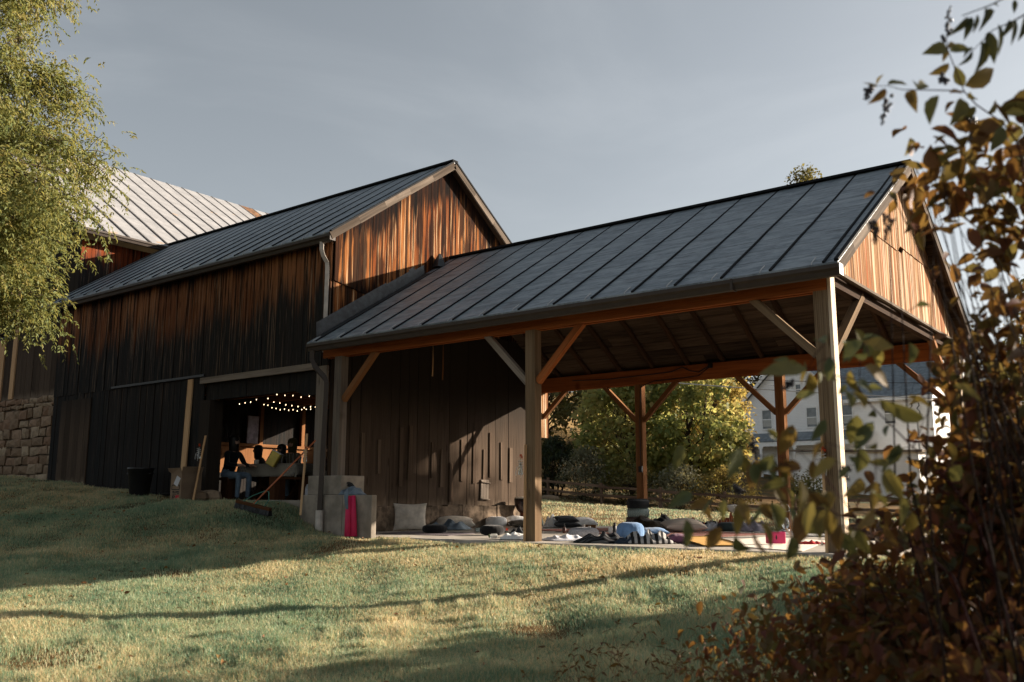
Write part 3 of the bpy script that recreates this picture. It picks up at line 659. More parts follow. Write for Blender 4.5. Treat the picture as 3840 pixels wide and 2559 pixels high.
m.build('roof', [M['black'], M['seam']], barn)
m = MB(); slope_slab(m, -12.5, -2.16, (BE[0] + .02, BE[1] - .033), (BR_[0], BR_[1] - .033), .03); slope_slab(m, -12.5, -2.16, (BF[0] - .02, BF[1] - .033), (BR_[0] + .004, BR_[1] - .033), .03); m.build('roof_deck', M['beamdark'], barn)
for s in (1, -1):
    m = MB(); a = Vector((-2.14, BR_[0] - s * 3.17, 4.985)); b = Vector((-2.14, BR_[0], 7.19)); pts = [a.lerp(b, t / 5) for t in range(6)]
    for p, q in zip(pts[:-1], pts[1:]): m.bar(p + Vector((0, 0, random.uniform(-.008, .008))), q, .035, .13)
    m.build('rake_board', M['rake'], barn)
g = gutter('gutter', -12.25, -2.14, -.005, 4.915, barn)
m = MB(); m.box(-2.137, -2.132, -.13, -.005, 4.915, 5.035); m.build('end_cap', M['gutter'], g)
for i in range(17):
    if i == 0: m = MB(); m.tube([(0, -.125, 5.03), (0, -.12, 5.075), (0, -.1, 5.10), (0, .02, 5.185)], .006, 5); s0 = o = m.build('gutter_strap', M['strap'], g)
    else: o = s0.copy(); COL.objects.link(o); o.parent = g
    o.location = (-2.3 - i * .57, 0, 0)
m = MB(); m.tube([(-2.42, -.06, 4.93), (-2.42, -.06, 4.80), (-2.42, -.02, 4.70), (-2.42, .07, 4.60), (-2.42, .085, 4.5), (-2.42, .085, 3.02)], .048, 4)
m.build('downspout', M['whitemetal'], barn)['label'] = 'pale upper downspout'
m = MB(); m.tube([(-2.27, -.3, 2.98), (-2.27, -.3, 2.84), (-2.2, -.3, 2.72), (-1.93, -.3, 2.5), (-1.88, -.3, 2.42), (-1.87, -.33, 1.5), (-1.80, -.42, .36)], .052, 4)
ds = m.build('downspout', M['gutter'], barn); ds['label'] = 'brown lower downspout'
m = MB(); m.tube([(-1.79, -.43, .38), (-1.775, -.44, .06)], .062, 12); m.build('drain_pipe', M['whitemetal'], ds)
m = MB()
for i in range(10):   # lead flashing climbing the wall above the pavilion roof
    y0, y1 = -.2 + i * .26, -.2 + (i + 1) * .26; r = lambda y: RE[1] + (y - RE[0]) * .618
    tp = .27 if i < 9 else .2
    m.add([(XG + .05, y0, r(y0) + .02), (XG + .05, y1, r(y1) + .02), (XG + .032, y1, r(y1) + tp), (XG + .032, y0, r(y0) + tp), (XG + .2, y0, r(y0) + .012), (XG + .2, y1, r(y1) + .012)], [(0, 1, 2, 3), (4, 5, 1, 0)])
m.build('flashing', M['flash'], barn)
m = MB(); m.lathe((XG + .12, 2.75, 5.02), [(.15, 0), (.09, .16), (.02, .28)], 6); m.build('flashing', M['flash'], barn)
# inside the barn
m = MB(); m.box(-11.8, -2.45, .5, 6.0, .30, .50); m.build('barn_floor', M['slab'], barn)
m = MB()
for x0, x1, z0, z1 in ((-11.8, -8.6, .4, 5.1), (-6.2, -2.4, .4, 5.1), (-8.6, -6.2, .4, 1.75), (-8.6, -6.2, 2.78, 5.1)):
    m.boards((0, 6.1, 0), (1, 0, 0), (0, 1, 0), x0, x1, .22, lambda u: z0, lambda u: z1)
m.build('rear_wall', M['inner'], barn)
m = MB(); m.boards((-9.2, 0, 0), (0, 1, 0), (1, 0, 0), .5, 6.05, .9, lambda u: 1.16, lambda u: 1.80, wj=.1); m.box(-9.2, -9.1, .5, 6.05, 1.80, 1.87, 1); m.build('half_wall', M['brace'], barn)  # wood band shaped to pass for the sunlit strip of the cross wall
m = MB(); m.boards((-9.3, 0, 0), (0, 1, 0), (1, 0, 0), .4, 6.05, .3, lambda u: 1.85, lambda u: 5.2, dtop=lambda u, z: 4.); m.build('inner_wall', M['front'], barn)  # near-black boards paint the shade above the band, so stray sun hardly shows
m = MB(); m.boards((-9.21, 0, 0), (0, 1, 0), (1, 0, 0), .5, 6.05, .3, lambda u: .5, lambda u: 1.16, dtop=lambda u, z: 4.); m.build('half_wall', M['front'], barn)  # dark boards below, so only the band above reads as lit
for y in (2.6, 3.9, 5.2):
    m = MB(); m.box(-9.24, -9.14, y, y + .1, 1.87, 3.1, 2); m.build('stud', M['brace'], barn)
m = MB(); m.box(-9.2, -9.17, 3.55, 3.88, 1.88, 2.55); m.build('hung_sheet', M['lilac'], barn)
for i in range(6):
    y = 1.0 + i * .95; m = MB(); m.box(-11.5, -2.5, y, y + .12, 2.88, 3.06, 0); m.build('joist', M['brace'], barn)
m = MB(); m.box(-11.8, -2.45, .25, 6.05, 3.07, 3.10); m.build('loft_floor', M['beamdark'], barn)
m = MB(); m.box(-4.05, -3.9, 3.2, 3.35, .5, 2.88, 2); m.bar((-3.97, 3.27, 2.1), (-4.6, 3.27, 2.87), .09, .09); m.build('inner_post', M['brace'], barn)
m = MB(); m.box(-11.9, -11.86, .2, 6.1, .5, 5.2); m.build('end_wall', M['inner'], barn)

# ------------------------------------------------------------------ main barn behind
mbn = empty('barn', (0, 0, 0), 0, 'tall old barn with white metal roof and stone foundation', 'barn')
ME, MR, MF = (-12.15, 7.16), (-18.7, 11.42), (-25.2, 7.16)
m = MB(); slope_slab(m, .5, 18., ME, MR, .03, 'y'); slope_slab(m, .5, 18., MF, (MR[0] - .004, MR[1]), .03, 'y'); m.cur = 1; seams(m, [1.2 + i * .603 for i in range(28)], ME, MR, 'y', .05, .035); m.build('roof', [M['white_metal'], M['seamgrey']], mbn)
m = MB(); slope_slab(m, 9.65, 10.25, (ME[0], ME[1] + .006), (MR[0], MR[1] + .006), .004, 'y'); slope_slab(m, 10.85, 18.0, (ME[0], ME[1] + .006), (MR[0], MR[1] + .006), .004, 'y'); m.build('rusty_panel', M['rustmetal'], mbn)
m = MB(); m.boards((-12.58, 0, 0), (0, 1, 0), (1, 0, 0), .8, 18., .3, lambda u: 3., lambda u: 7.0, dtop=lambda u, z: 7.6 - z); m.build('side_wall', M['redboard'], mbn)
m = MB(); m.boards((0, .82, 0), (-1, 0, 0), (0, -1, 0), 12.56, 24.8, .25, lambda u: 3.05, lambda u: 11.3 - abs(u - 18.7) * .65, jit=.012); m.build('gable_wall', M['inner'], mbn)
gutter('gutter', .45, 16., -12.18, 7.03, mbn, 1, 'y')
for s in (1, -1):
    m = MB(); m.bar((MR[0] + s * 6.55, .52, 7.08), (MR[0], .52, 11.34), .04, .16); m.build('rake_board', M['inner'], mbn)
lv = MB(); lv.box(-16.7, -15.6, .76, .775, 4.8, 6.2); lo = lv.build('louver', M['iron'], mbn)
m = MB()
for i in range(12): m.obox((-16.15, .73, 4.9 + i * .11), (1, 0, 0), (0, .8, -.6), (0, .6, .8), (.55, .05, .012), 0)
m.build('slat', M['inner'], lo)
for x0, x1, z0, z1 in ((-16.62, -16.2, 3.12, 4.78), (-15.72, -15.5, 3.12, 6.2), (-16.95, -16.7, 3.1, 6.2)):
    m = MB(); m.box(x0, x1, .755, .79, z0, z1, 2); m.build('trim_board', M['pine'], mbn)
m = MB(); m.box(-20, -12.45, .74, 1.3, .5, 3.08); sf = m.build('foundation', M['mortar'], mbn)
m = MB(); z = .7
while z < 3.0:
    h = random.uniform(.12, .27); x = -19.6 - random.random() * .3
    while x < -12.5:
        w = random.uniform(.22, .62); e = min(x + w, -12.46); hh = min(h * random.choice((1, 1, .95, 1.1)), 3.07 - z); j = lambda: random.uniform(-.028, .028)
        yo = .68 + random.uniform(-.035, .02)
        vs = [(x + j() + .012, yo + abs(j()), z + j() + .012), (e + j() - .012, yo + abs(j()), z + j() + .012), (e + j() - .012, yo + abs(j()), z + hh + j() - .012), (x + j() + .012, yo + abs(j()), z + hh + j() - .012)]
        mid = ((x + e) / 2 + j(), yo - .03, z + hh / 2 + j())
        m.add(vs + [(a, .8, c) for a, b, c in vs] + [mid], [(0, 1, 8), (1, 2, 8), (2, 3, 8), (3, 0, 8), (0, 4, 5, 1), (1, 5, 6, 2), (2, 6, 7, 3), (3, 7, 4, 0)])
        x = e
    z += h
m.build('stone', M['stone'], sf)
# ------------------------------------------------------------------ house, shed, fence, wires
HS = Vector((-3.79, 4.04, -.23))
hs = empty('house', (-16.8, 60, 0), 0, 'white clapboard farmhouse with dark metal roof beyond the fence', 'house')
HO = Vector((-16.8, 60, 0))
def hb(name, m, mat, parent=None, **k):
    m.v = [tuple(Vector(v) * 1.4 + HS - HO) for v in m.v]; return m.build(name, mat, parent or hs, **k)
def gable_prism(m, x0, x1, y0, y1, z0, ze, zr):
    """gable facing -Y"""
    xm = (x0 + x1) / 2
    vs = [(x0, y, z0) for y in (y0, y1)] + [(x1, y, z0) for y in (y0, y1)] + [(x0, y, ze) for y in (y0, y1)] + [(x1, y, ze) for y in (y0, y1)] + [(xm, y, zr) for y in (y0, y1)]
    m.add(vs, [(0, 2, 6, 8, 4), (1, 5, 9, 7, 3), (0, 4, 5, 1), (2, 3, 7, 6), (4, 8, 9, 5), (6, 7, 9, 8)])
m = MB(); gable_prism(m, -12.02, -6.62, 40, 47, -.3, 6.0, 8.75); hb('gable_wall', m, M['siding'])
m = MB()   # wing: gable ends face +X
vs = [(x, y, z) for x in (-6.62, -1.9) for y, z in ((40.12, -.3), (47, -.3), (47, 6.1), (43.5, 9.2), (40.12, 6.1))]
m.add(vs, [(0, 1, 2, 3, 4), (9, 8, 7, 6, 5), (0, 4, 9, 5), (1, 6, 7, 2)]); hb('wall', m, M['siding'])
m = MB(); slope_slab(m, -7.5, -1.65, (39.75, 5.92), (43.5, 9.32), .08); slope_slab(m, -7.5, -1.65, (47.3, 5.9), (43.504, 9.32), .08); seams(m, [-7.2 + i * .55 for i in range(11)], (39.75, 5.92), (43.5, 9.32)); hb('roof', m, M['black'])
m = MB(); slope_slab(m, 39.7, 47, (-12.35, 5.84), (-9.32, 8.9), .07, 'y'); slope_slab(m, 39.7, 47, (-6.3, 5.84), (-9.324, 8.9), .07, 'y'); hb('roof', m, M['black'])
m = MB(); m.bar((-12.3, 39.68, 5.80), (-9.32, 39.68, 8.8), .05, .16); m.bar((-6.34, 39.68, 5.80), (-9.32, 39.68, 8.8), .05, .16); m.box(-6.3, -1.75, 39.72, 39.8, 5.68, 5.86); m.bar((-1.63, 39.75, 5.85), (-1.63, 43.5, 9.2), .05, .16); hb('fascia', m, M['whitepaint'])
m = MB(); m.box(-12.05, -11.93, 39.96, 40.03, -.3, 5.9); hb('corner_board', m, M['whitepaint']); m = MB(); m.box(-2.0, -1.88, 40.08, 40.16, -.3, 5.9); hb('corner_board', m, M['whitepaint'])
def window(x0, x1, z0, z1, y):
    m = MB(); t = .07
    m.box(x0 - t, x1 + t, y - .05, y + .02, z1, z1 + .1); m.box(x0 - t, x1 + t, y - .07, y + .02, z0 - .07, z0); m.box(x0 - t, x0, y - .045, y + .02, z0, z1); m.box(x1, x1 + t, y - .045, y + .02, z0, z1); m.box(x0, x1, y - .03, y + .01, (z0 + z1) / 2 - .025, (z0 + z1) / 2 + .025)
    f = hb('window', m, M['whitepaint'])
    m = MB(); m.box(x0, x1, y - .012, y - .004, z0, z1); hb('pane', m, M['pane'], f)
    if z1 - z0 > .9: m = MB(); m.box(x0 + .02, x1 - .02, y - .018, y - .0125, z0 + (z1 - z0) * .12, (z0 + z1) / 2 - .03); hb('blind', m, M['blind'], f)
for x0, x1, z0, z1, y in ((-10.96, -10.44, 4.5, 5.55, 40), (-8.38, -7.85, 4.5, 5.55, 40), (-8.94, -8.66, 6.35, 6.9, 40), (-6.45, -5.95, 4.48, 5.6, 40.12), (-4.26, -3.74, 4.5, 5.55, 40.12), (-4.29, -3.96, 3.05, 3.32, 40.12)): window(x0, x1, z0, z1, y)
m = MB(); slope_slab(m, -12.7, -4.9, (38.6, 3.72), (40.0, 4.25), .07); seams(m, [-12.5 + i * .36 for i in range(21)], (38.6, 3.72), (40., 4.25)); hb('porch_roof', m, M['black'])
m = MB(); m.box(-12.65, -4.95, 38.62, 38.72, 3.42, 3.66); m.box(-12.65, -12.55, 38.72, 40, 3.42, 3.66); hb('porch_beam', m, M['whitepaint'])
for x in (-12.5, -10.6, -8.7, -6.8, -5.05):
    m = MB(); m.box(x - .06, x + .06, 38.62, 38.74, 0, 3.42); m.box(x - .12, x + .12, 38.61, 38.75, 3.3, 3.42); hb('porch_post', m, M['whitepaint'])
m = MB(); m.box(-8.1, -7.75, 42.2, 42.55, 7.8, 9.4); hb('chimney', m, M['stone'])
m = MB()
for x in (-2.9, -2.55): m.tube([(x, 40.08, 5.5), (x + .05, 40.04, 5.35), (x - .08, 40.04, 5.2), (x + .06, 40.04, 5.05), (x + .02, 40.06, 4.6)], .025, 5)
hb('power_cable', m, M['rubber'])
m = MB(); m.tube([(-2.65, 40.05, 4.6), (-2.65, 40.05, 1.2)], .04, 6); m.box(-2.8, -2.5, 39.98, 40.1, 2.2, 2.8); hb('meter_conduit', m, M['strap'])
sh = empty('shed', (-10.65, 55.8, 0), 0, 'low white clapboard shed in front of the farmhouse', 'shed')
SO = Vector((-10.65, 55.8, 0))
def sb(name, m, mat): m.v = [tuple(Vector(v) * 1.4 + HS - SO) for v in m.v]; return m.build(name, mat, sh)
m = MB(); m.box(-7.75, -1.75, 36, 37.4, -.4, 2.86); sb('wall', m, M['siding'])
m = MB(); m.obox((-4.7, 36.7, 2.94), (1, 0, -.03), (0, 1, .03), (.03, -.03, 1), (3.2, .95, .05), 0); sb('roof', m, M['oldgrey'])
m = MB(); m.box(-7.78, -7.66, 35.96, 36.04, -.4, 2.8); sb('corner_board', m, M['whitepaint']); m = MB(); m.box(-1.84, -1.72, 35.96, 36.04, -.4, 2.75); sb('corner_board', m, M['whitepaint'])
fence = empty('fence', (-13, 29.5, 0), 0, 'split rail fence between the lawn and the trees', 'fence')
fx = [-25.2, -21.9, -18.6, -15.3, -12.0, -8.7, -5.4, -2.1, 1.2, 4.5]; fz = [g1(x, 29.5) for x in fx]
for x, z in zip(fx, fz):
    m = MB(); m.bar((x, 29.5, z - .2), (x + random.uniform(-.03, .03), 29.5, z + 1.02), .15, .13, taper=.8); m.v = [(a + 13, b - 29.5, c) for a, b, c in m.v]; m.build('post', M['fence'], fence)
for i in range(len(fx) - 1):
    for h in (.82, .40):
        m = MB(); a = Vector((fx[i] - .15, 29.46, fz[i] + h)); b = Vector((fx[i + 1] + .15, 29.54, fz[i + 1] + h + random.uniform(-.04, .04))); k = a.lerp(b, .5) + Vector((0, 0, random.uniform(-.05, .01)))
        m.bar(a, k, .09, .12); m.bar(k, b, .09, .12); m.v = [(p + 13, q - 29.5, r) for p, q, r in m.v]; m.build('rail', M['fence'], fence)
def wire(a, b, sag, r, mat, label):
    a, b = Vector(a), Vector(b); m = MB(); m.tube([a.lerp(b, t / 14) - Vector((0, 0, sag * 4 * (t / 14) * (1 - t / 14))) for t in range(15)], r, 5)
    tag(m.build('overhead_cable', M[mat]), label, 'cable')
wire((-9.2, 15.3, 5.0), (6.5, 24.5, 3.62), .2, .020, 'strap', 'thick pale sagging cable seen behind the pavilion')
wire((-12, 30, 7.2), (-7.4, 60.0, 7.55), .35, .014, 'rubber', 'thin black wire running from the trees to the farmhouse eave')
wire((-8, 24, 5.6), (10, 33, 5.2), .3, .014, 'rubber', 'thin black wire crossing the farmhouse roof')
# ------------------------------------------------------------------ trees
def rand_dirs(n): return norm(rng.normal(size=(n, 3)))
def cluster_pts(centres, radii, per, flat=.8):
    c = np.repeat(centres, per, 0); r = np.repeat(radii, per)
    d = rand_dirs(len(c)) * (rng.random((len(c), 1)) ** .45); d[:, 2] *= flat
    return c + d * r[:, None], d
def tree(name, base, h, r, n, leafsize, mat, label, cat='tree', group=None, lo=.2, per=55, trunk=.18, aspect=.6, droop=.35, shape=1., cl=.28, lean=(0, 0), stems=1, hole=0.):
    """tapered trunk, limbs reaching into leaf clumps spread through the crown, gaps between them"""
    bx, by = base; z0 = g1(bx, by); t = empty(name, (bx, by, z0), 0, label, cat, group)
    k = max(6, n // per); th = rng.uniform(0, 2 * np.pi, k); u = rng.random(k) ** .75
    zz = lo + (1 - lo) * u; prof = np.sin(np.pi * np.clip((zz - lo) / (1 - lo) * .86 + .12, 0, 1)) ** shape
    rr = r * prof * np.sqrt(rng.uniform(.18, 1., k)); C = np.stack([np.cos(th) * rr + lean[0] * zz * h, np.sin(th) * rr + lean[1] * zz * h, zz * h], 1)
    rad = r * cl * rng.uniform(.55, 1.25, k)
    P, d = cluster_pts(C, rad, per)
    D = norm(d * .7 + rng.normal(size=d.shape) * .6 + np.array([0, 0, -droop]))
    sz = leafsize * rng.uniform(.6, 1.25, len(P))
    rn = np.clip(np.repeat(rng.random(k), per) * .55 + rng.random(len(P)) * .45, 0, 1)
    leaves('crown', P, D, sz, aspect, mat, rn, t)
    m = MB()
    for s in range(stems):
        ox, oy = (random.uniform(-.3, .3) * (stems > 1) for _ in range(2)); top = Vector((lean[0] * h * .8, lean[1] * h * .8, h * .86)); pts = []
        for i in range(7):
            f = i / 6; pts.append(Vector((ox, oy, -.25)).lerp(top + Vector((ox, oy, 0)) * (4 if stems > 1 else 0), f) + Vector((random.uniform(-.03, .03) * h * .3, random.uniform(-.03, .03) * h * .3, 0)) * (i > 0))
        m.tube(pts, [trunk * (1 - .82 * i / 6) for i in range(7)], 8)
        for i in range(0, k, max(1, k // 26)):
            c = Vector(C[i]); f = max(.12, min(.9, (c.z / h) * .72)); q = f * 6; j = int(q); a = pts[j].lerp(pts[min(6, j + 1)], q - j); mid = a.lerp(c, .5) + Vector((0, 0, .05 * h * random.random()))
            w = trunk * (1 - .82 * f) * .42; m.tube([a, mid, c], [w, w * .6, w * .2], 5)
    m.build('trunk', M['bark'], t, smooth=True); return t
L = {}
L['maple'] = leafmat('maple leaves', [(.17, .25, .09), (.30, .38, .13), (.46, .48, .17), (.60, .53, .20), (.60, .40, .17)], .68)
L['yellow'] = leafmat('yellow autumn leaves', [(.25, .21, .06), (.42, .32, .10), (.52, .38, .13), (.44, .30, .10)], .62)
L['dark'] = leafmat('dark woodland leaves', [(.014, .022, .010), (.025, .036, .014), (.045, .05, .018)], .25)
L['olive'] = leafmat('olive woodland leaves', [(.06, .075, .028), (.11, .12, .042), (.19, .17, .06), (.26, .19, .07)], .4)
L['silver'] = leafmat('pale shrub leaves', [(.13, .15, .08), (.27, .27, .17), (.50, .45, .33)], .4)
L['locust'] = leafmat('locust leaflets', [(.12, .165, .06), (.20, .245, .085), (.31, .31, .10), (.43, .33, .13)], .5)
tree('maple_tree', (-15.9, 33.6), 7.6, 3.1, 9000, .30, L['maple'], 'broad green maple turning yellow behind the split rail fence', lo=.08, per=60, trunk=.10, aspect=.85, stems=4, cl=.25, droop=.2)
tree('maple_tree', (-12.6, 34.6), 8.4, 2.7, 7500, .29, L['maple'], 'yellow green maple right of the middle back post', lo=.1, per=60, trunk=.1, aspect=.85, stems=3, cl=.25)
tree('yellow_tree', (-14.6, 41.5), 9.2, 2.7, 6500, .26, L['yellow'], 'golden leaved tree beside the farmhouse gable', lo=.15, per=50, trunk=.16)
tree('yellow_tree', (-14.0, 37.2), 4.4, 1.9, 3500, .2, L['yellow'], 'low golden shrubby tree below the golden tree by the farmhouse', lo=.02, per=50, trunk=.08, stems=3)
tree('sumac', (-19.6, 31.5), 3.1, 1.5, 1700, .42, leafmat('sumac leaves', [(.018, .036, .018), (.03, .052, .024), (.05, .07, .03)], .3), 'dark green sumac with drooping feathery leaves left behind the fence', 'shrub', lo=.25, per=30, trunk=.06, aspect=.22, droop=.8, stems=3)
for i, (x, y, h, r, n, mt, lab) in enumerate([(-17.2, 30.9, 2.6, 1.5, 3200, 'silver', 'pale leaved shrub hanging over the rails'), (-20.5, 31.2, 1.8, 1.6, 2200, 'dark', 'dark shrub against the left end of the fence'), (-22.8, 31.3, 1.7, 1.5, 1800, 'dark', 'low dark shrub beside the barn corner behind the fence'),
     (-11.9, 31.3, 2.0, 1.7, 2600, 'silver', 'pale wispy shrub behind the right fence rails'), (-9.8, 32, 1.9, 1.6, 2200, 'yellow', 'yellow brown shrub in front of the shed'), (-14.2, 30.9, 2.2, 1.4, 2200, 'olive', 'olive shrub behind the middle back post'),
     (-6.0, 33, 1.7, 1.9, 2200, 'olive', 'olive brush along the foot of the shed')]):
    tree('shrub', (x, y), h, r, n, .15, L[mt], lab, 'shrub', 'shrubs along the split rail fence', lo=.02, per=45, trunk=.03, stems=4, cl=.34)
far = [(-47, 61, 9, 4, 'olive'), (-42.5, 63, 10, 4.2, 'olive'), (-38, 65.5, 9, 4, 'olive'), (-50, 70, 13, 5.5, 'dark'), (-44, 73, 14, 5.5, 'dark'), (-34, 62, 10, 4.5, 'olive'), (-29, 66, 12, 5, 'olive'), (-38, 72, 13, 5, 'dark'), (-31, 78, 15, 6, 'dark'), (-24, 74, 14, 5.5, 'dark'), (-18, 86, 15, 6, 'dark'), (-10, 84, 13, 5.2, 'dark'), (-29, 70, 12, 4.4, 'olive'), (-21, 84, 16, 5.5, 'dark'), (-44, 80, 14, 6, 'dark'), (-27, 90, 15, 6.5, 'dark'), (-16, 88, 15, 6.5, 'dark')]
ordn = ['nearest', 'second', 'third', 'fourth']
lf = {'olive': 'olive green tree at the edge of the golden meadow', 'dark': 'dark woodland tree on the rise beyond the meadow'}
for i, (x, y, h, r, mt) in enumerate(far):
    tree('woodland_tree', (x, y), h, r, 2600, .5, L[mt], lf[mt], 'tree', 'olive meadow trees' if mt == 'olive' else 'dark woodland trees', lo=.08, per=40, trunk=.25, cl=.3)
tree('tall_tree', (-19.5, 74), 27.6, 4.6, 6500, .34, L['olive'], 'tall tree whose crown shows just over the pavilion ridge', lo=.45, per=50, trunk=.4, cl=.22)
tree('willow_tree', (3.2, 50), 15.6, 3.6, 7000, .30, L['olive'], 'tall wispy tree right of the farmhouse against the sky', lo=.15, per=45, trunk=.25, cl=.2, droop=.5)
tree('roadside_tree', (4.6, 44), 9.5, 4.2, 6500, .30, leafmat('sunlit yellow green leaves', [(.10, .11, .035), (.2, .19, .06), (.3, .25, .09)], .45), 'yellow green tree behind the pavilion gable on the far lawn', lo=.05, per=50, trunk=.2)
tree('roadside_tree', (9.5, 40), 8.5, 4.2, 6000, .30, L['olive'], 'rounded olive tree farthest along the lawn behind the shrub', lo=.05, per=50, trunk=.2)
tree('bare_tree', (9.4, 54), 15, 4, 3000, .26, L['dark'], 'sparse dark tree with thin branches above the yellow green tree', lo=.3, per=30, trunk=.22, cl=.22)
# two trees standing to the right of the view: they shade the shrub and the near lawn
tree('shade_tree', (14.5, 6.2), 5.3, 2.3, 12000, .2, L['maple'], 'leafy lawn tree beside the pavilion gable shading the grass', lo=.04, per=50, trunk=.2, cl=.34)
tree('shade_tree', (18.9, 2.6), 8.6, 3.7, 9500, .2, L['olive'], 'second lawn tree beyond the gable shading the shrub', lo=.06, per=50, trunk=.2)

tree('shade_tree', (16.9, 27.3), 12.6, 3.0, 11000, .26, L['maple'], 'tall tree beyond the lawn whose shadow falls through the pavilion', lo=.12, per=50, trunk=.25, cl=.27)
tree('shade_tree', (16.6, 7.6), 6.2, 2.3, 12000, .2, L['olive'], 'dense unseen tree added behind the one beside the pavilion gable for shade', lo=.04, per=60, trunk=.2, cl=.42)  # extra tree out of view, added to thicken the shade on the lawn
# near tree at the left: pinnate sprays hanging from long limbs
def pinnate(name, P, D, L0, npair, lsize, aspect, mat, parent, rnd):
    """compound leaves: rachis from P along D sagging, leaflets in pairs"""
    n = len(P); f = (np.arange(npair * 2) // 2 + 1.) / npair; side = np.where(np.arange(npair * 2) % 2, 1., -1.)
    D = norm(D); up = np.array([0, 0, 1.]); S = norm(np.cross(D, up) + rng.normal(size=(n, 3)) * .25)
    Q = P[:, None] + D[:, None] * (f * 1.)[None, :, None] * L0[:, None, None] + np.array([0, 0, -1.]) * (.45 * f[None, :, None] ** 2 * L0[:, None, None])
    LD = S[:, None] * side[None, :, None] * .8 + D[:, None] * .55 + np.array([0, 0, -.55]) + rng.normal(size=(n, npair * 2, 3)) * .22
    k = npair * 2; keep = rng.random(n * k) > .12
    Q = Q.reshape(-1, 3)[keep]; LD = LD.reshape(-1, 3)[keep]
    rn = np.clip(np.repeat(rnd, k) * .7 + rng.random(n * k) * .3, 0, 1)[keep]
    return leaves(name, Q, LD, lsize * rng.uniform(.7, 1.2, len(Q)), aspect, mat, rn, parent)
bx, by = -6.25, -6.15
bz = g1(bx, by); lt = empty('locust_tree', (bx, by, bz), 0, 'yellow green locust tree hanging in front of the white roofed barn', 'tree')
m = MB(); tips = []
tr = [Vector((0, 0, -.3)), Vector((.1, .1, 1.5)), Vector((0, .2, 3.2)), Vector((-.15, .1, 5.2)), Vector((-.1, .3, 7.4)), Vector((.1, .3, 9.6))]
m.tube(tr, [.22, .18, .16, .13, .09, .04], 9)
rgt = Vector((.79, .61, 0)); fw = Vector((-.61, .79, 0))
limbs = []
def limb(a, d, Ln, w, lvl=0):
    pts = [a]; dd = d.normalized(); n = 6
    for i in range(n):
        dd = (dd + Vector((random.uniform(-.16, .16), random.uniform(-.16, .16), random.uniform(-.12, .10) - .03 * lvl))).normalized(); pts.append(pts[-1] + dd * Ln / n)
    m.tube(pts, [w * (1 - .8 * i / n) for i in range(n + 1)], 6 if lvl < 1 else 4)
    for i in range(2 if lvl == 0 else 1, n + 1):
        if lvl < 2:
            for _ in range(2 if lvl == 0 else 2):
                nd = (dd * .55 + Vector((random.uniform(-1, 1), random.uniform(-1, 1), random.uniform(-.55, .55)))).normalized(); limb(pts[i], nd, Ln * random.uniform(.26, .42), w * .38, lvl + 1)
        if lvl >= 1 and random.random() < .72: tips.append((pts[i], (pts[i] - pts[i - 1]).normalized()))
for z, side, f, up, Ln in ((4.3, 1., .1, .06, 2.5), (4.6, 1., -.4, .06, 2.5), (4.7, 1., .2, .08, 2.5), (5.0, 1., -.25, .05, 2.6), (5.3, .95, .3, .1, 2.9), (5.5, 1., .1, .05, 3.3), (5.8, 1., -.3, .10, 3.6), (6.2, 1., .2, .06, 3.6), (4.1, 1., .15, -.05, 2.7), (6.6, .9, -.1, .1, 3.1), (7.0, .9, .2, .2, 3.0), (7.5, .9, -.2, .3, 2.8), (8.2, .8, .1, .4, 2.6),
     (4.3, .2, -1., .1, 2.2), (4.6, .2, -1., .2, 2.3), (6., .1, -1., .3, 2.2), (4.4, -.2, 1., .2, 2.2), (5.6, .1, 1., .3, 2.4), (7.2, .1, 1., .4, 2.2), (4., -1., .1, .2, 2.), (6., -1., -.1, .3, 2.), (8., -1., .2, .4, 2.)):
    a = min(4.99, (z + .3) / 9.9 * 5); i = int(a); p = tr[i].lerp(tr[i + 1], a - i); limb(p, rgt * side + fw * f + Vector((0, 0, up)), Ln * .84, .05)
m.build('trunk', M['bark'], lt, smooth=True)
T = np.array([t[0] for t in tips]); TD = np.array([t[1] for t in tips])
rep = 2; P = np.repeat(T, rep, 0) + rng.normal(size=(len(T) * rep, 3)) * .15; D = norm(np.repeat(TD, rep, 0) * .4 + rng.normal(size=P.shape) * .8 + np.array([0, 0, -.25]))
pinnate('crown', P, D, rng.uniform(.16, .30, len(P)), 6, .075, .36, L['locust'], lt, np.clip(.5 + .25 * rng.normal(size=len(P)) + .03 * (P[:, 2] - 4), 0, 1))

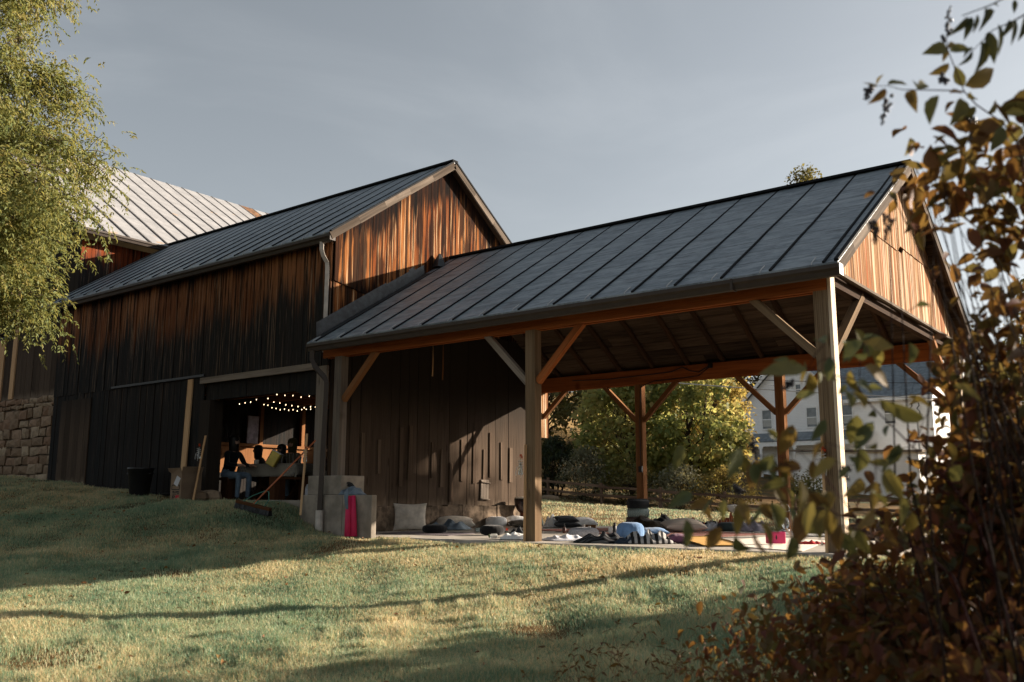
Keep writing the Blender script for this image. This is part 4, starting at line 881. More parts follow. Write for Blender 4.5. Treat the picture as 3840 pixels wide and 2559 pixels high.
# ------------------------------------------------------------------ grass blades
def blades(n, x0, x1, y0, y1, dens, lmin, lmax, wmul):
    C0 = np.array([9.4626, -10.093]); fd = np.array([-.6103, .7922]); rd = np.array([.7922, .6103])
    X = rng.uniform(x0, x1, n); Y = rng.uniform(y0, y1, n); q = np.stack([X, Y], 1) - C0; dep = q @ fd; lat = q @ rd
    ok = (dep > 3.6) & (np.abs(lat) < dep * .60 + .5)
    ok &= ~((X > -2.4) & (X < 6.45) & (Y > -.24) & (Y < 6.65)) & ~((Y > .08) & (Y < 6.7) & (X < -2.3)) & ~((X < -12.4) & (Y > .6) & (Y < 18)) & ~((X > -2.36) & (X < -.66) & (Y > -.38) & (Y < .6))
    pr = np.clip(dens(dep), 0, 1); ok &= rng.random(n) < pr
    return X[ok], Y[ok], dep[ok]
def grass_from(name, X, Y, dep, lmin, lmax):
    n = len(X); Z = gz(X, Y); clump = .5 + .5 * np.sin(X * 3.1 + 1.3 * np.sin(Y * 2.3)) * np.sin(Y * 3.7 + 1.1 * np.sin(X * 2.9))
    pt = np.sin(1.3 * X + 2 * np.sin(.9 * Y) + .7) * np.sin(1.1 * Y + 1.7 * np.sin(1.2 * X)); tf = np.sin(6.1 * X + 2.2 * np.sin(5.3 * Y)) * np.sin(5.7 * Y + 2.4 * np.sin(4.9 * X))
    keep = rng.random(n) > np.clip((pt - .55) * 2.6, 0, .8); X, Y, Z, dep, clump, tf, pt = (q[keep] for q in (X, Y, Z, dep, clump, tf, pt)); n = len(X)
    Ln = rng.uniform(lmin, lmax, n) * (.65 + .6 * clump + .9 * np.clip(tf - .62, 0, 1) * 2.) * (1 - .35 * np.clip((pt - .5) * 2, 0, 1)) ; w = (.0012 + .00015 * dep) * rng.uniform(.7, 1.4, n)
    a = rng.uniform(0, 2 * np.pi, n); b = rng.uniform(.15, 1.1, n)
    S = np.stack([np.cos(a), np.sin(a), np.zeros(n)], 1); B = np.stack([-np.sin(a), np.cos(a), np.zeros(n)], 1)
    P = np.stack([X, Y, Z - .008], 1); up = np.array([0, 0, 1.])
    mid = P + up * (Ln * .55)[:, None] + B * (Ln * b * .22)[:, None]; tip = P + up * (Ln * (1 - .35 * b))[:, None] + B * (Ln * b * .75)[:, None]
    V = np.stack([P - S * w[:, None], P + S * w[:, None], mid + S * (w * .75)[:, None], mid - S * (w * .75)[:, None], tip], 1).reshape(-1, 3)
    F = np.array([[0, 1, 2], [0, 2, 3], [3, 2, 4]])[None] + (np.arange(n) * 5)[:, None, None]
    return tag(npmesh(name, V, F.reshape(-1, 3), M['blade'], np.repeat(rng.random(n), 5)), 'short autumn lawn grass, green patched with straw', kind='stuff')
Xa, Ya, da = blades(4200000, -16, 10, -9.5, .1, lambda d: 50. / d ** 2, .03, .08, 1)
ga = grass_from('grass', Xa, Ya, da, .030, .075)
Xb, Yb, db_ = blades(600000, -22, 12, 6.6, 30, lambda d: 120. / d ** 2, .03, .08, 1)
gb = grass_from('grass', Xb, Yb, db_, .04, .10)

n = 900; X = rng.uniform(-12, 9, n); Y = rng.uniform(-9, -.3, n); keep = ~((X < -2.3) & (Y > -.1)); X, Y = X[keep], Y[keep]
a = rng.uniform(0, 6.28, len(X)); fl_ = leaves('fallen_leaves', np.stack([X, Y, gz(X, Y) + rng.uniform(.015, .05, len(X))], 1), np.stack([np.cos(a), np.sin(a), rng.uniform(-.3, .4, len(X))], 1), rng.uniform(.03, .065, len(X)), .6, leafmat('fallen leaves', [(.10, .035, .012), (.22, .10, .03), (.34, .20, .06)], .2), None, None, True)
tag(fl_, 'small fallen autumn leaves scattered over the lawn', kind='stuff')
# ------------------------------------------------------------------ soft things on the pavilion floor
from mathutils import noise as mn
def thing(o, label, cat, group=None): return tag(o, label, cat, group)
def nz(x, y, z=0.): return mn.noise(Vector((x, y, z)))
def pillow(name, loc, w, l, h, mat, label, rz=0., tilt=0., roll=0., cat='cushion', group=None, seed=None, n=16, wr=.12, parts=None):
    """stuffed square cushion with pinched corners, piping edge and creases; lies flat, tilt stands it up"""
    sd = random.random() * 50 if seed is None else seed; m = MB(); vs = []; idx = {}
    for side in (1, -1):
        for i in range(n + 1):
            for j in range(n + 1):
                edge = i in (0, n) or j in (0, n)
                if edge and side < 0: idx[(side, i, j)] = idx[(1, i, j)]; continue
                a, b = -1 + 2 * i / n, -1 + 2 * j / n; a, b = math.sin(a * 1.5708), math.sin(b * 1.5708)
                x, y = a * (1 - .10 * (1 - b * b)), b * (1 - .10 * (1 - a * a))
                t = max(0., (1 - a * a) * (1 - b * b)) ** .42
                cr = 1 + wr * nz(a * 2.2 + sd, b * 2.2, side) + wr * .5 * nz(a * 6 + sd, b * 2, 3) * (1.2 - t)
                idx[(side, i, j)] = len(vs); vs.append((x * w / 2, y * l / 2, side * t * h / 2 * cr + .012 * nz(x * 3 + sd, y * 3, 9)))
    fs = [tuple(idx[(s, i + p, j + q)] for p, q in ((0, 0), (1, 0), (1, 1), (0, 1))) for s in (1, -1) for i in range(n) for j in range(n)]
    m.add(vs, fs); o = m.build(name, M[mat], None, loc, True, 1)
    o.rotation_euler = (R(tilt), R(roll), R(rz)); return thing(o, label, cat, group)
def zafu(name, loc, r, h, mat, label, rz=0., sx=1., group=None, pleat=18, cat='cushion', tilt=0., band=None):
    m = MB(); prof = [(.02, .0), (.55, .005), (.86, .09), (.98, .32), (1., .52), (.95, .76), (.80, .92), (.52, 1.), (.2, .985), (.03, .96)]
    m.lathe((0, 0, 0), [(p * r, z * h) for p, z in prof], 54, 1., sx, lambda a, f: 1 + .014 * math.cos(pleat * a) * (1 if .15 < f < .9 else .3) + .025 * math.sin(2 * a + r * 40))
    o = m.build(name, M[mat], None, loc, True); o.rotation_euler = (R(tilt), 0, R(rz))
    return thing(o, label, cat, group)
def heap(name, loc, rx, ry, h, mat, label, rz=0., cat='blanket', folds=5., seed=0., group=None, rough=1.):
    """cloth heap with soft folds, closed underneath"""
    m = MB(); nr, na = 16, 44; vs = [(0, 0, h)]; fs = []
    for i in range(1, nr + 1):
        f = i / nr
        for k in range(na):
            a = 2 * math.pi * k / na; ed = 1 + .22 * nz(math.cos(a) * 1.3 + seed, math.sin(a) * 1.3, 1.) + .08 * nz(math.cos(a) * 4 + seed, math.sin(a) * 4, 2.)
            x, y = math.cos(a) * f * ed, math.sin(a) * f * ed
            u = x * folds * .8 + 1.5 * nz(x * 1.5 + seed, y * 1.5, 5.); fold = (1 - abs(math.sin(u * 1.4))) ** 1.6
            base = max(0., 1 - f ** 2.4) ** .8
            z = h * (base * (.72 + .30 * nz(x * 1.8 + seed, y * 1.8, 0.)) + .42 * rough * (fold - .35) * min(1, base + .25) * (1 - f ** 6) + .10 * rough * nz(x * 7, y * 7 + seed, 3.) * (1 - f ** 4))
            vs.append((x * rx, y * ry, max(.004 + .012 * (1 - f), z)))
    for k in range(na): fs.append((0, 1 + k, 1 + (k + 1) % na))
    for i in range(nr - 1):
        for k in range(na): b = 1 + i * na; fs.append((b + k, b + na + k, b + na + (k + 1) % na, b + (k + 1) % na))
    b = 1 + (nr - 1) * na; c = len(vs); vs += [(x, y, 0.) for x, y, z in vs[b:b + na]]
    for k in range(na): fs.append((b + k, c + k, c + (k + 1) % na, b + (k + 1) % na))
    fs.append(tuple(c + k for k in range(na))[::-1])
    m.add(vs, fs); o = m.build(name, M[mat], None, loc, True, 1); o.rotation_euler = (0, 0, R(rz)); return thing(o, label, cat, group)
def roll(name, loc, ln, r, mat, label, rz=0., turns=3.2, cat='blanket', squash=.85, group=None):
    """rolled textile: a spiral sheet with thickness"""
    m = MB(); n = int(turns * 22); th = r / turns * .72; vs = []; fs = []
    for i in range(n + 1):
        f = i / n; a = f * turns * 2 * math.pi; q = .006 + (r - th / 2) * f
        for s in (-1, 1):
            for o_ in (-th / 2, th / 2):
                vs.append((s * ln / 2 + .008 * math.sin(a * 1.7 + s), math.cos(a) * (q + o_), math.sin(a) * (q + o_) * squash + r * squash))
    for i in range(n):
        b, c = i * 4, i * 4 + 4
        fs += [(b, c, c + 1, b + 1), (b + 2, b + 3, c + 3, c + 2), (b + 1, c + 1, c + 3, b + 3), (b, b + 2, c + 2, c)]
    fs += [(0, 1, 3, 2), (n * 4, n * 4 + 2, n * 4 + 3, n * 4 + 1)]
    m.add(vs, fs); o = m.build(name, M[mat], None, loc, True); o.rotation_euler = (0, 0, R(rz)); return thing(o, label, cat, group)
def mat_(name, corners, mat, label, z=.004, th=.006, cat='mat', curl=0., n=14, kind=None):
    """thin mat or rug from four floor corners, slightly wavy"""
    c = [Vector((*p, 0)) for p in corners]; m = MB(); vs = []; fs = []; ce = sum(c, Vector()) / 4
    for t in (1, 0):
        for i in range(n + 1):
            for j in range(n + 1):
                u, v = i / n, j / n; p = c[0].lerp(c[1], u).lerp(c[3].lerp(c[2], u), v) - ce
                lift = curl * max(0, abs(u - .5) * 2 - .8) * 5 * .02 + .004 * max(0, nz(p.x * 2.2, p.y * 2.2, z * 90))
                vs.append((p.x, p.y, (th if t else 0) + lift))
    k = (n + 1) ** 2
    for i in range(n):
        for j in range(n):
            a = i * (n + 1) + j; q = (a, a + n + 1, a + n + 2, a + 1); fs += [q, tuple(x + k for x in q[::-1])]
    ring = [i * (n + 1) for i in range(n + 1)] + [n * (n + 1) + j for j in range(1, n + 1)] + [i * (n + 1) + n for i in range(n - 1, -1, -1)] + [j for j in range(n - 1, 0, -1)]
    for a, b in zip(ring, ring[1:] + ring[:1]): fs.append((a, b, b + k, a + k))
    m.add(vs, fs); o = m.build(name, M[mat], None, (ce.x, ce.y, z), False); return thing(o, label, cat)
# mats and rugs, lowest first
mat_('floor_mat', [(4.12, .75), (3.95, 3.3), (5.1, 2.7), (5.75, -.05)], 'cream', 'large cream floor mat under the pink block', .004, cat='mat')
mat_('rug', [(1.1, 2.9), (1.5, 5.0), (3.6, 4.6), (3.3, 2.35)], 'rugred', 'red patterned rug spread in the middle of the pavilion', .004, cat='rug')
mat_('rug', [(-.9, 3.6), (0., 5.2), (1.0, 4.6), (.6, 3.1)], 'rugred', 'worn red rug in front of the far dark pillows', .004, cat='rug')
mat_('yoga_mat', [(2.95, 2.2), (3.25, 2.8), (4.78, .55), (4.4, .2)], 'yellowmat', 'yellow yoga mat near the slab edge', .014, .008, curl=1.)
mat_('yoga_mat', [(-2.1, 3.75), (-1.9, 4.2), (-.4, 2.6), (-.7, 2.1)], 'teal', 'teal yoga mat behind the black cushions', .004)
mat_('rug', [(-1.45, .55), (-1.75, 1.5), (-.35, 1.75), (-.05, .65)], 'rugdark', 'dark patterned rug in front of the concrete pier', .004, cat='rug')
mat_('yoga_mat', [(2.75, 5.4), (2.95, 6.1), (5.6, 4.1), (5.3, 3.5)], 'greymat', 'grey yoga mat at the far side of the pavilion', .004)
mat_('yoga_mat', [(5.35, 2.3), (5.7, 3.0), (6.35, 2.3), (6.1, 1.6)], 'cream', 'pale mat beside the corner post', .004)
mat_('blanket', [(2.55, .95), (2.95, 1.4), (3.3, 1.2), (2.9, .75)], 'lilac', 'flat grey lilac blanket under the blue cushion', .004, .012, cat='blanket')
# left of the middle post, along the barn wall
pillow('cushion', (-2.0, 1.83, .245), .60, .50, .17, 'beige', 'big square beige cushion standing against the barn foundation', 46, 74)
pillow('cushion', (-1.95, 2.98, .13), .74, .42, .22, 'beige2', 'long beige pillow lying behind the grey blue blanket', 48, 14)
heap('blanket', (-1.78, 2.62, .01), .42, .24, .19, 'bluegrey', 'crumpled blue grey blanket over the long beige pillow', 47, seed=2.)
zafu('cushion', (-.85, 1.22, .0115), .205, .135, 'blackcloth', 'round black cushion with a pale tag on the dark rug')
m = MB(); m.box(-.012, .012, -.004, .004, 0, .06); tg = m.build('tag', M['whitecloth'], bpy.data.objects['cushion.002'], (-.205, -.05, .05)); tg.rotation_euler = (0, .2, .8)
heap('scarf', (-1.55, 2.02, .005), .2, .12, .06, 'folk', 'small pink and black patterned scarf beside the big beige cushion', 30, seed=8., cat='scarf')
zafu('cushion', (.30, 1.30, .003), .195, .155, 'blackcloth', 'round black cushion beside the orange flowers', 30)
zafu('cushion', (-2.06, 4.36, .003), .21, .21, 'whitecloth', 'round white cushion against the barn foundation', 40, 1.)
pillow('cushion', (-1.88, 4.82, .115), .44, .36, .2, 'whitecloth', 'white cushion leaning by the drum', 50, 20)
pillow('cushion', (-1.66, 4.62, .075), .46, .42, .13, 'darkpat', 'flat black patterned cushion in front of the white cushions', 47, 8)
dr = empty('djembe', (-2.02, 5.18, 0), 0, 'goblet shaped hand drum standing by the barn wall', 'drum')
m = MB(); m.lathe((0, 0, 0), [(.095, 0), (.088, .03), (.06, .2), (.052, .27)], 24); m.build('base', M['drumwood'], dr, smooth=True)
m = MB(); m.lathe((0, 0, 0), [(.052, .27), (.11, .33), (.155, .44), (.165, .57)], 28); m.build('bowl', M['drumdark'], dr, smooth=True)
m = MB(); m.lathe((0, 0, 0), [(.167, .566), (.170, .59), (.150, .598), (.01, .60)], 28); m.build('skin', M['hide'], dr, smooth=True)
m = MB()
for k in range(22):
    a = k * 2 * math.pi / 22; b = a + .14; m.tube([(math.cos(a) * .171, math.sin(a) * .171, .565), (math.cos(b) * .160, math.sin(b) * .160, .44), (math.cos(a) * .112, math.sin(a) * .112, .335)], .0035, 4)
m.tube([(math.cos(a) * .172, math.sin(a) * .172, .56) for a in [q * .2618 for q in range(25)]], .006, 5); m.build('rope', M['iron'], dr)
heap('backpack', (-1.88, 5.45, .003), .17, .16, .56, 'greengrey', 'dark green backpack slumped beside the drum', 40, seed=5., cat='bag', rough=.5, folds=2.)
def mug(name, loc, r, h, mat, label, rz=0., cat='mug'):
    m = MB(); m.lathe((0, 0, 0), [(r * .8, 0), (r, h * .12), (r, h), (r * .88, h), (r * .86, h * .2), (.004, h * .15)], 18); t = m.build(name, M[mat], None, loc, True)
    m = MB(); m.tube([(r * .95, 0, h * .8), (r * 1.5, 0, h * .72), (r * 1.55, 0, h * .4), (r * .97, 0, h * .28)], .005, 6); m.build('handle', M[mat], t, smooth=True); t.rotation_euler = (0, 0, rz); return thing(t, label, cat)
mug('mug', (-1.15, 4.35, .01), .05, .095, 'beige2', 'pale mug left of the middle post')
mug('mug', (1.52, 2.88, .012), .05, .095, 'whitepaint', 'white mug on the red rug beside the black striped throw', 2.5)
fl = empty('flower_bunch', (-.02, 1.98, .003), 0, 'small bunch of orange flowers lying behind the black cushion', 'flowers')
def flower(parent, loc, r, mat='petal', n=14):
    m = MB()
    for L_ in range(3):
        for k in range(n):
            a = 2 * math.pi * (k + L_ * .5) / n; q = r * (1 - .26 * L_); z = .25 * r * L_
            d = Vector((math.cos(a), math.sin(a), .15 + .45 * L_)); s = Vector((-math.sin(a), math.cos(a), 0)) * q * .17; c = Vector(loc) + Vector((0, 0, z))
            m.add([c, c + d * q * .6 + s, c + d * q, c + d * q * .6 - s], [(0, 1, 2, 3)])
    return m.build('flower', M[mat], parent)
for p in ((0, 0, .05), (.06, .03, .04), (-.05, .05, .06), (.03, -.05, .035)): flower(fl, p, .045)
m = MB(); [m.tube([(x, y, .02), (x * .3 + .12, y * .3 + .1, .006)], .003, 4) for x, y in ((0, 0), (.06, .03), (-.05, .05))]; m.build('stem', M['stem'], fl)
jr = empty('glass_jar', (1.03, .42, .035), 0, 'clear glass jar lying on its side at the slab edge', 'jar'); jr.rotation_euler = (R(90), 0, R(-40))
m = MB(); m.lathe((0, 0, 0), [(.03, -.055), (.034, -.045), (.034, .03), (.024, .045), (.024, .055)], 18); m.build('body', M['glass'], jr, smooth=True)
m = MB(); m.lathe((0, 0, 0), [(.026, .055), (.027, .068), (.02, .07)], 16); m.build('lid', M['stem'], jr)
heap('pillow', (1.42, .42, .003), .22, .17, .11, 'whitecloth', 'soft white pillow left of the middle post base', 40, seed=11., cat='pillow', rough=.5)
heap('jacket', (1.05, 1.05, .003), .20, .17, .16, 'charcoal', 'charcoal and olive jacket heaped behind the white pillow', 40, seed=13., cat='jacket')
# behind the middle post
heap('blanket', (-1.3, 5.25, .003), .24, .22, .26, 'whitecloth', 'white blanket bundle behind the middle post', 30, seed=3.)
pillow('pillow', (-.78, 5.55, .10), .56, .40, .2, 'whitecloth', 'white pillow lying behind the dark pillows', 47, 10, cat='pillow')
pillow('pillow', (-.95, 5.22, .06), .54, .40, .12, 'charcoal', 'lower of two charcoal pillows', 45, 4, cat='pillow')
pillow('pillow', (-.97, 5.24, .165), .46, .36, .12, 'charcoal', 'upper charcoal pillow resting on another', 50, 14, cat='pillow')
m = MB(); m.box(-.11, .11, -.07, .07, 0, .06); o = m.build('yoga_block', M['brace'], None, (-.48, 5.35, .003), bevel=.008, rz=.5); thing(o, 'small brown cork block beside the white pillow', 'block')
heap('fleece', (2.22, .55, .003), .36, .22, .09, 'sheep', 'white fleece rug spread at the slab edge right of the middle post', 38, seed=21., cat='fleece', rough=.8, folds=8.)
zafu('cushion', (2.08, 1.2, .003), .225, .155, 'speckle', 'round grey speckled cushion behind the white fleece', 20)
heap('throw', (2.95, .32, .003), .36, .20, .15, 'greystripe', 'black and white striped throw crumpled at the slab edge', 36, seed=31., cat='throw')
b = empty('bottle', (.66, 2.78, .003), 0, 'small brown dropper bottle standing on the floor', 'bottle'); m = MB(); m.lathe((0, 0, 0), [(.03, 0), (.032, .01), (.032, .07), (.014, .09), (.014, .1)], 16); m.build('body', M['drumwood'], b, smooth=True); m = MB(); m.lathe((0, 0, 0), [(.016, .1), (.016, .125), (.007, .13), (.006, .16)], 12); m.build('cap', M['rubber'], b)
b = empty('bottle', (1.66, 2.75, .012), 0, 'black steel bottle standing by the white mug', 'bottle'); m = MB(); m.lathe((0, 0, 0), [(.03, 0), (.032, .01), (.032, .12), (.02, .14)], 16); m.build('body', M['rubber'], b, smooth=True); m = MB(); m.lathe((0, 0, 0), [(.021, .14), (.021, .175), (.01, .18)], 14); m.build('cap', M['iron'], b)
for i, (x, y, h) in enumerate(((.25, 4.0, .1), (.36, 4.02, .07))):
    m = MB(); m.lathe((0, 0, 0), [(.026, 0), (.028, .005), (.028, h * .9), (.024, h), (.004, h * .96)], 16); o = m.build('candle', M['offwhite'], None, (x, y, .012), True); thing(o, ('taller' if i == 0 else 'shorter') + ' cream candle in front of the dark pillows', 'candle', 'cream candles')
zafu('cushion', (3.02, .92, .018), .185, .235, 'blue', 'tall round blue cushion near the slab edge', 10)
pillow('cushion', (2.48, 2.55, .07), .44, .36, .13, 'blue', 'flat blue cushion behind the tall blue one', 40, 6)
heap('blanket', (3.52, .52, .003), .34, .22, .185, 'bwstripe', 'grey and cream blanket bundled beside the blue cushion', 35, seed=41., rough=1.3)
heap('jeans', (3.32, .38, .003), .22, .13, .09, 'navy', 'dark navy clothes at the foot of the bundled blanket', 20, seed=44., cat='clothes')
pillow('cushion', (3.80, .82, .065), .26, .24, .12, 'purple', 'small mauve cushion beside the yellow mat', 30, 8)
heap('cushion', (2.82, .70, .003), .2, .15, .1, 'purple', 'dark mauve wrap tucked under the blue cushion', 10, seed=17., cat='wrap', rough=.6)
heap('sleeping_bag', (1.15, 4.65, .012), .46, .30, .27, 'camo', 'dark camouflage sleeping bag heaped behind the blue cushion', 42, seed=51., cat='sleeping bag', rough=.5, folds=3.)
heap('duffel_bag', (1.0, 5.55, .003), .28, .22, .34, 'blackcloth', 'black duffel bag behind the sleeping bag', 42, seed=55., cat='bag', rough=.4, folds=2.)
pillow('cushion', (2.05, 4.40, .12), .72, .50, .235, 'whitestripe', 'large cream ticking cushion in the middle of the red rug', 40, 8)
roll('rolled_blanket', (.25, 5.95, .003), .44, .125, 'folk', 'lowest patterned rolled blanket in the stack by the back post', 37, group='rolled blankets by the back post')
roll('rolled_blanket', (.26, 5.96, .205), .42, .105, 'mint', 'middle mint and white rolled blanket in the stack by the back post', 30, group='rolled blankets by the back post')
roll('rolled_blanket', (.26, 5.96, .375), .40, .115, 'charcoal', 'top charcoal rolled blanket in the stack by the back post', 42, group='rolled blankets by the back post')
heap('blanket', (1.62, 5.65, .003), .3, .2, .24, 'serape', 'bright red and teal striped blanket behind the cream cushion', 40, seed=61., rough=.5)
heap('blanket', (1.95, 5.75, .003), .24, .18, .2, 'bwstripe', 'black and white striped blanket beside the bright striped one', 40, seed=63., rough=.5)
heap('paper_bag', (2.12, 5.35, .003), .2, .15, .16, 'sheep', 'pale crumpled bag right of the cream cushion', 40, seed=64., cat='bag', rough=.8)
zafu('cushion', (2.40, 5.42, .003), .185, .155, 'greengrey', 'round grey green cushion under the orange plaid blanket', 0)
heap('blanket', (2.28, 5.85, .003), .3, .22, .34, 'orangeplaid', 'orange plaid blanket heaped behind the grey green cushion', 40, seed=71.)
pillow('pillow', (2.34, 5.95, .38), .34, .26, .13, 'offwhite', 'cream pillow on top of the orange plaid blanket', 60, 30, cat='pillow')
heap('blanket', (2.72, 5.75, .003), .30, .24, .26, 'lilac', 'pale lilac throw heaped right of the orange plaid blanket', 50, seed=72.)
lan = empty('wire_lantern', (3.38, 5.62, .003), .6, 'tall wire lantern with glass globe beside the back post', 'lantern')
m = MB()
for x, y in ((-.12, -.09), (.12, -.09), (.12, .09), (-.12, .09)): m.tube([(x, y, 0), (x, y, .34), (x * .8, y * .8, .37)], .006, 6)
for z in (.0, .35): m.tube([(-.12, -.09, z + .006), (.12, -.09, z + .006), (.12, .09, z + .006), (-.12, .09, z + .006), (-.12, -.09, z + .006)], .006, 6)
m.tube([(-.1, 0, .36), (-.06, 0, .46), (0, 0, .49), (.06, 0, .46), (.1, 0, .36)], .006, 6); m.build('frame', M['chrome'], lan)
m = MB(); m.lathe((0, 0, .05), [(.03, 0), (.06, .05), (.075, .11), (.05, .18), (.03, .2)], 20); m.build('globe', M['glass'], lan, smooth=True)
m = MB(); m.lathe((0, 0, .006), [(.07, 0), (.07, .04), (.03, .05)], 20); m.build('base', M['chrome'], lan, smooth=True)
heap('duffel_bag', (3.95, 5.35, .003), .34, .2, .22, 'blackcloth', 'low black bag between the lantern and the corner post', 40, seed=81., cat='bag', rough=.6)
fd = empty('hand_drum', (4.56, 5.50, .09), 0, 'small pale round drum standing on edge beyond the corner post', 'drum'); fd.rotation_euler = (R(86), 0, R(52))
m = MB(); m.lathe((0, 0, 0), [(.085, -.03), (.09, -.025), (.09, .025), (.085, .03)], 24); m.build('rim', M['pine'], fd); m = MB(); m.lathe((0, 0, 0), [(.084, .028), (.05, .032), (.002, .033)], 24); m.build('skin', M['hide'], fd)
heap('quilt', (5.65, 3.75, .003), .42, .34, .30, 'brownq', 'brown patterned quilt bundle right of the corner post', 40, seed=91., cat='quilt', rough=.7)
pillow('cushion', (5.38, 3.42, .11), .40, .34, .22, 'brownq', 'brown square cushion in front of the quilt bundle', 40, 20)
zafu('hat', (5.9, 4.15, .30), .15, .15, 'charcoal', 'dark cap lying on top of the quilt bundle', 0, cat='cap', pleat=6)
pb = empty('yoga_block', (4.94, 1.24, .018), R(36), 'pink foam block with a dark emblem on its front', 'block')
m = MB(); m.box(-.118, .118, -.04, .04, 0, .145); m.build('body', M['pinkblock'], pb, bevel=.012)
m = MB(); m.add([(0, -.0415, .045), (.011, -.0415, .07), (.004, -.0415, .105), (-.006, -.0415, .1), (-.011, -.0415, .066)], [(0, 1, 2, 3, 4)]); m.build('emblem', M['iron'], pb)
heap('strap', (5.28, 1.55, .012), .20, .07, .05, 'redcloth', 'red strap bundled on the pale mat by the corner post', 30, seed=95., cat='strap', rough=.9, folds=8.)
pm = MB()
for q, r0, r1 in ((-.05, .052, .038), (.045, .05, .036)):
    pm.tube([(q * 1.0, 0, 0), (q, 0, .004), (q * .92, .0, .3), (q * .72, 0, .61), (q * .72, 0, .615)], [r0 * .9, r0, (r0 + r1) / 2, r1, r1 * .7], 16)
pm.v = [(x, y * .75, z) for x, y, z in pm.v]
pr = pm.build('folded_mat', M['pinkmat'], None, (-1.02, -.46, .0), True); pr.rotation_euler = (R(-8), R(-3.), R(38)); thing(pr, 'bright pink folded mat leaning on the concrete pier', 'mat')
# on the pier
heap('jacket', (-1.34, -.17, .621), .24, .18, .13, 'bluegrey', 'blue grey jacket lying on the concrete pier', 10, seed=14., cat='jacket', rough=1.2)
m = MB(); vs = []; 
for i in range(9):
    f = i / 8
    for w in (-1, 1):
        for t in (0, .018): vs.append((-.93 + w * (.06 - .03 * f) + .05 * f, -.34 - (.045 * min(1, f * 3)) - t, .66 - .30 * max(0, f - .12) + .01 * math.sin(i * 2)))
fs = []
for i in range(8):
    a = i * 4; b_ = a + 4; fs += [(a, a + 2, b_ + 2, b_), (a + 1, b_ + 1, b_ + 3, a + 3), (a, b_, b_ + 1, a + 1), (a + 2, a + 3, b_ + 3, b_ + 2)]
m.add(vs, fs + [(0, 1, 3, 2), (32, 34, 35, 33)]); m.v = [(x + 1.12, y + .08, z - .621) for x, y, z in m.v]; o = m.build('sleeve', M['bluegrey'], bpy.data.objects['jacket.001'], None, True, 1); o.rotation_euler = (0, 0, R(-10))
m = MB(); m.tube([(-.09, 0, 0), (-.085, 0, .06), (-.05, 0, .1), (0, 0, .115), (.05, 0, .1), (.085, 0, .06), (.09, 0, 0)], .012, 8); m.tube([(-.06, .03, 0), (-.05, .03, .06), (0, .03, .08), (.05, .03, .06), (.06, .03, 0)], .03, 8)
o = m.build('headphones', M['charcoal'], None, (-1.48, -.12, .70), True); o.rotation_euler = (0, 0, R(35)); thing(o, 'dark headphones set on the blue grey jacket', 'headphones')
# hanging cords under the roof
for i, (x, y, z0, z1) in enumerate(((-1.5, 1.81, 3.75, 2.72), (-1.5, 2.08, 3.9, 2.68))):
    m = MB(); m.tube([(x, y, z0), (x + .004, y, (z0 + z1) / 2), (x, y + .006, z1 + .3), (x, y, z1)], [.003, .003, .010, .013], 6); o = m.build('dangling_rope', M['brace' if i else 'pine'])
    thing(o, ('longer' if i else 'shorter') + ' orange rope hanging under the pavilion roof by the barn wall', 'rope')

# ------------------------------------------------------------------ by the doorway
def vase(loc, stakeA, stakeB, label, jlabel, mat='pine', rz=0.):
    m = MB(); m.bar(stakeA, stakeB, .035, .022); o = m.build('wooden_stake', M[mat]); thing(o, label, 'stake')
    t = empty('hanging_jar', loc, rz, jlabel, 'jar'); m = MB(); m.lathe((0, 0, 0), [(.028, -.09), (.032, -.08), (.034, -.02), (.022, .01), (.013, .07), (.015, .08)], 14); m.build('glass', M['glass'], t, smooth=True)
    m = MB(); m.tube([(math.cos(a) * .035, math.sin(a) * .035, .0 + .004 * k) for k, a in enumerate([q * .7 for q in range(28)])], .004, 5); m.tube([(.03, -.03, .02), (.05, -.04, -.05), (.04, -.045, -.13)], .004, 5); m.tube([(-.03, -.03, .02), (-.05, -.04, -.06), (-.045, -.04, -.1)], .004, 5); m.build('string', M['string'], t)
    m = MB(); m.tube([(0, 0, -.06), (0, 0, .08), (.006, 0, .15)], .003, 4); m.build('stem', M['stem'], t)
    flower(t, (.006, 0, .15), .042); flower(t, (.03, -.01, .13), .034); return t
vase((-5.60, -.12, 1.38), (-5.36, -.34, .48), (-5.53, -.04, 1.72), 'thin wooden stake leaning beside the cardboard box', 'jar with orange flower tied to the stake by the box')
vase((-2.42, -.24, 1.24), (-2.22, -.45, .3), (-2.44, -.2, 1.62), 'thin wooden stake standing beside the push broom', 'jar with orange flower tied to the stake by the broom')
vase((1.885, -.06, .98), (1.93, -.03, -.05), (1.95, -.03, 1.30), 'thin wooden stake fixed to the middle post', 'jar with orange flower tied to the middle post')
vase((6.04, -.07, .95), (6.02, -.05, -.06), (6.03, -.03, 1.30), 'thin wooden stake fixed to the corner post', 'jar with orange flower tied to the corner post')
br = empty('push_broom', (-2.75, -1.0, g1(-2.75, -1.0)), 0, 'push broom with orange handle leaning on the barn corner', 'broom')
BH = Vector((-2.75, -1.0, g1(-2.75, -1.0))); hx = Vector((.93, .30, -.2)).normalized()
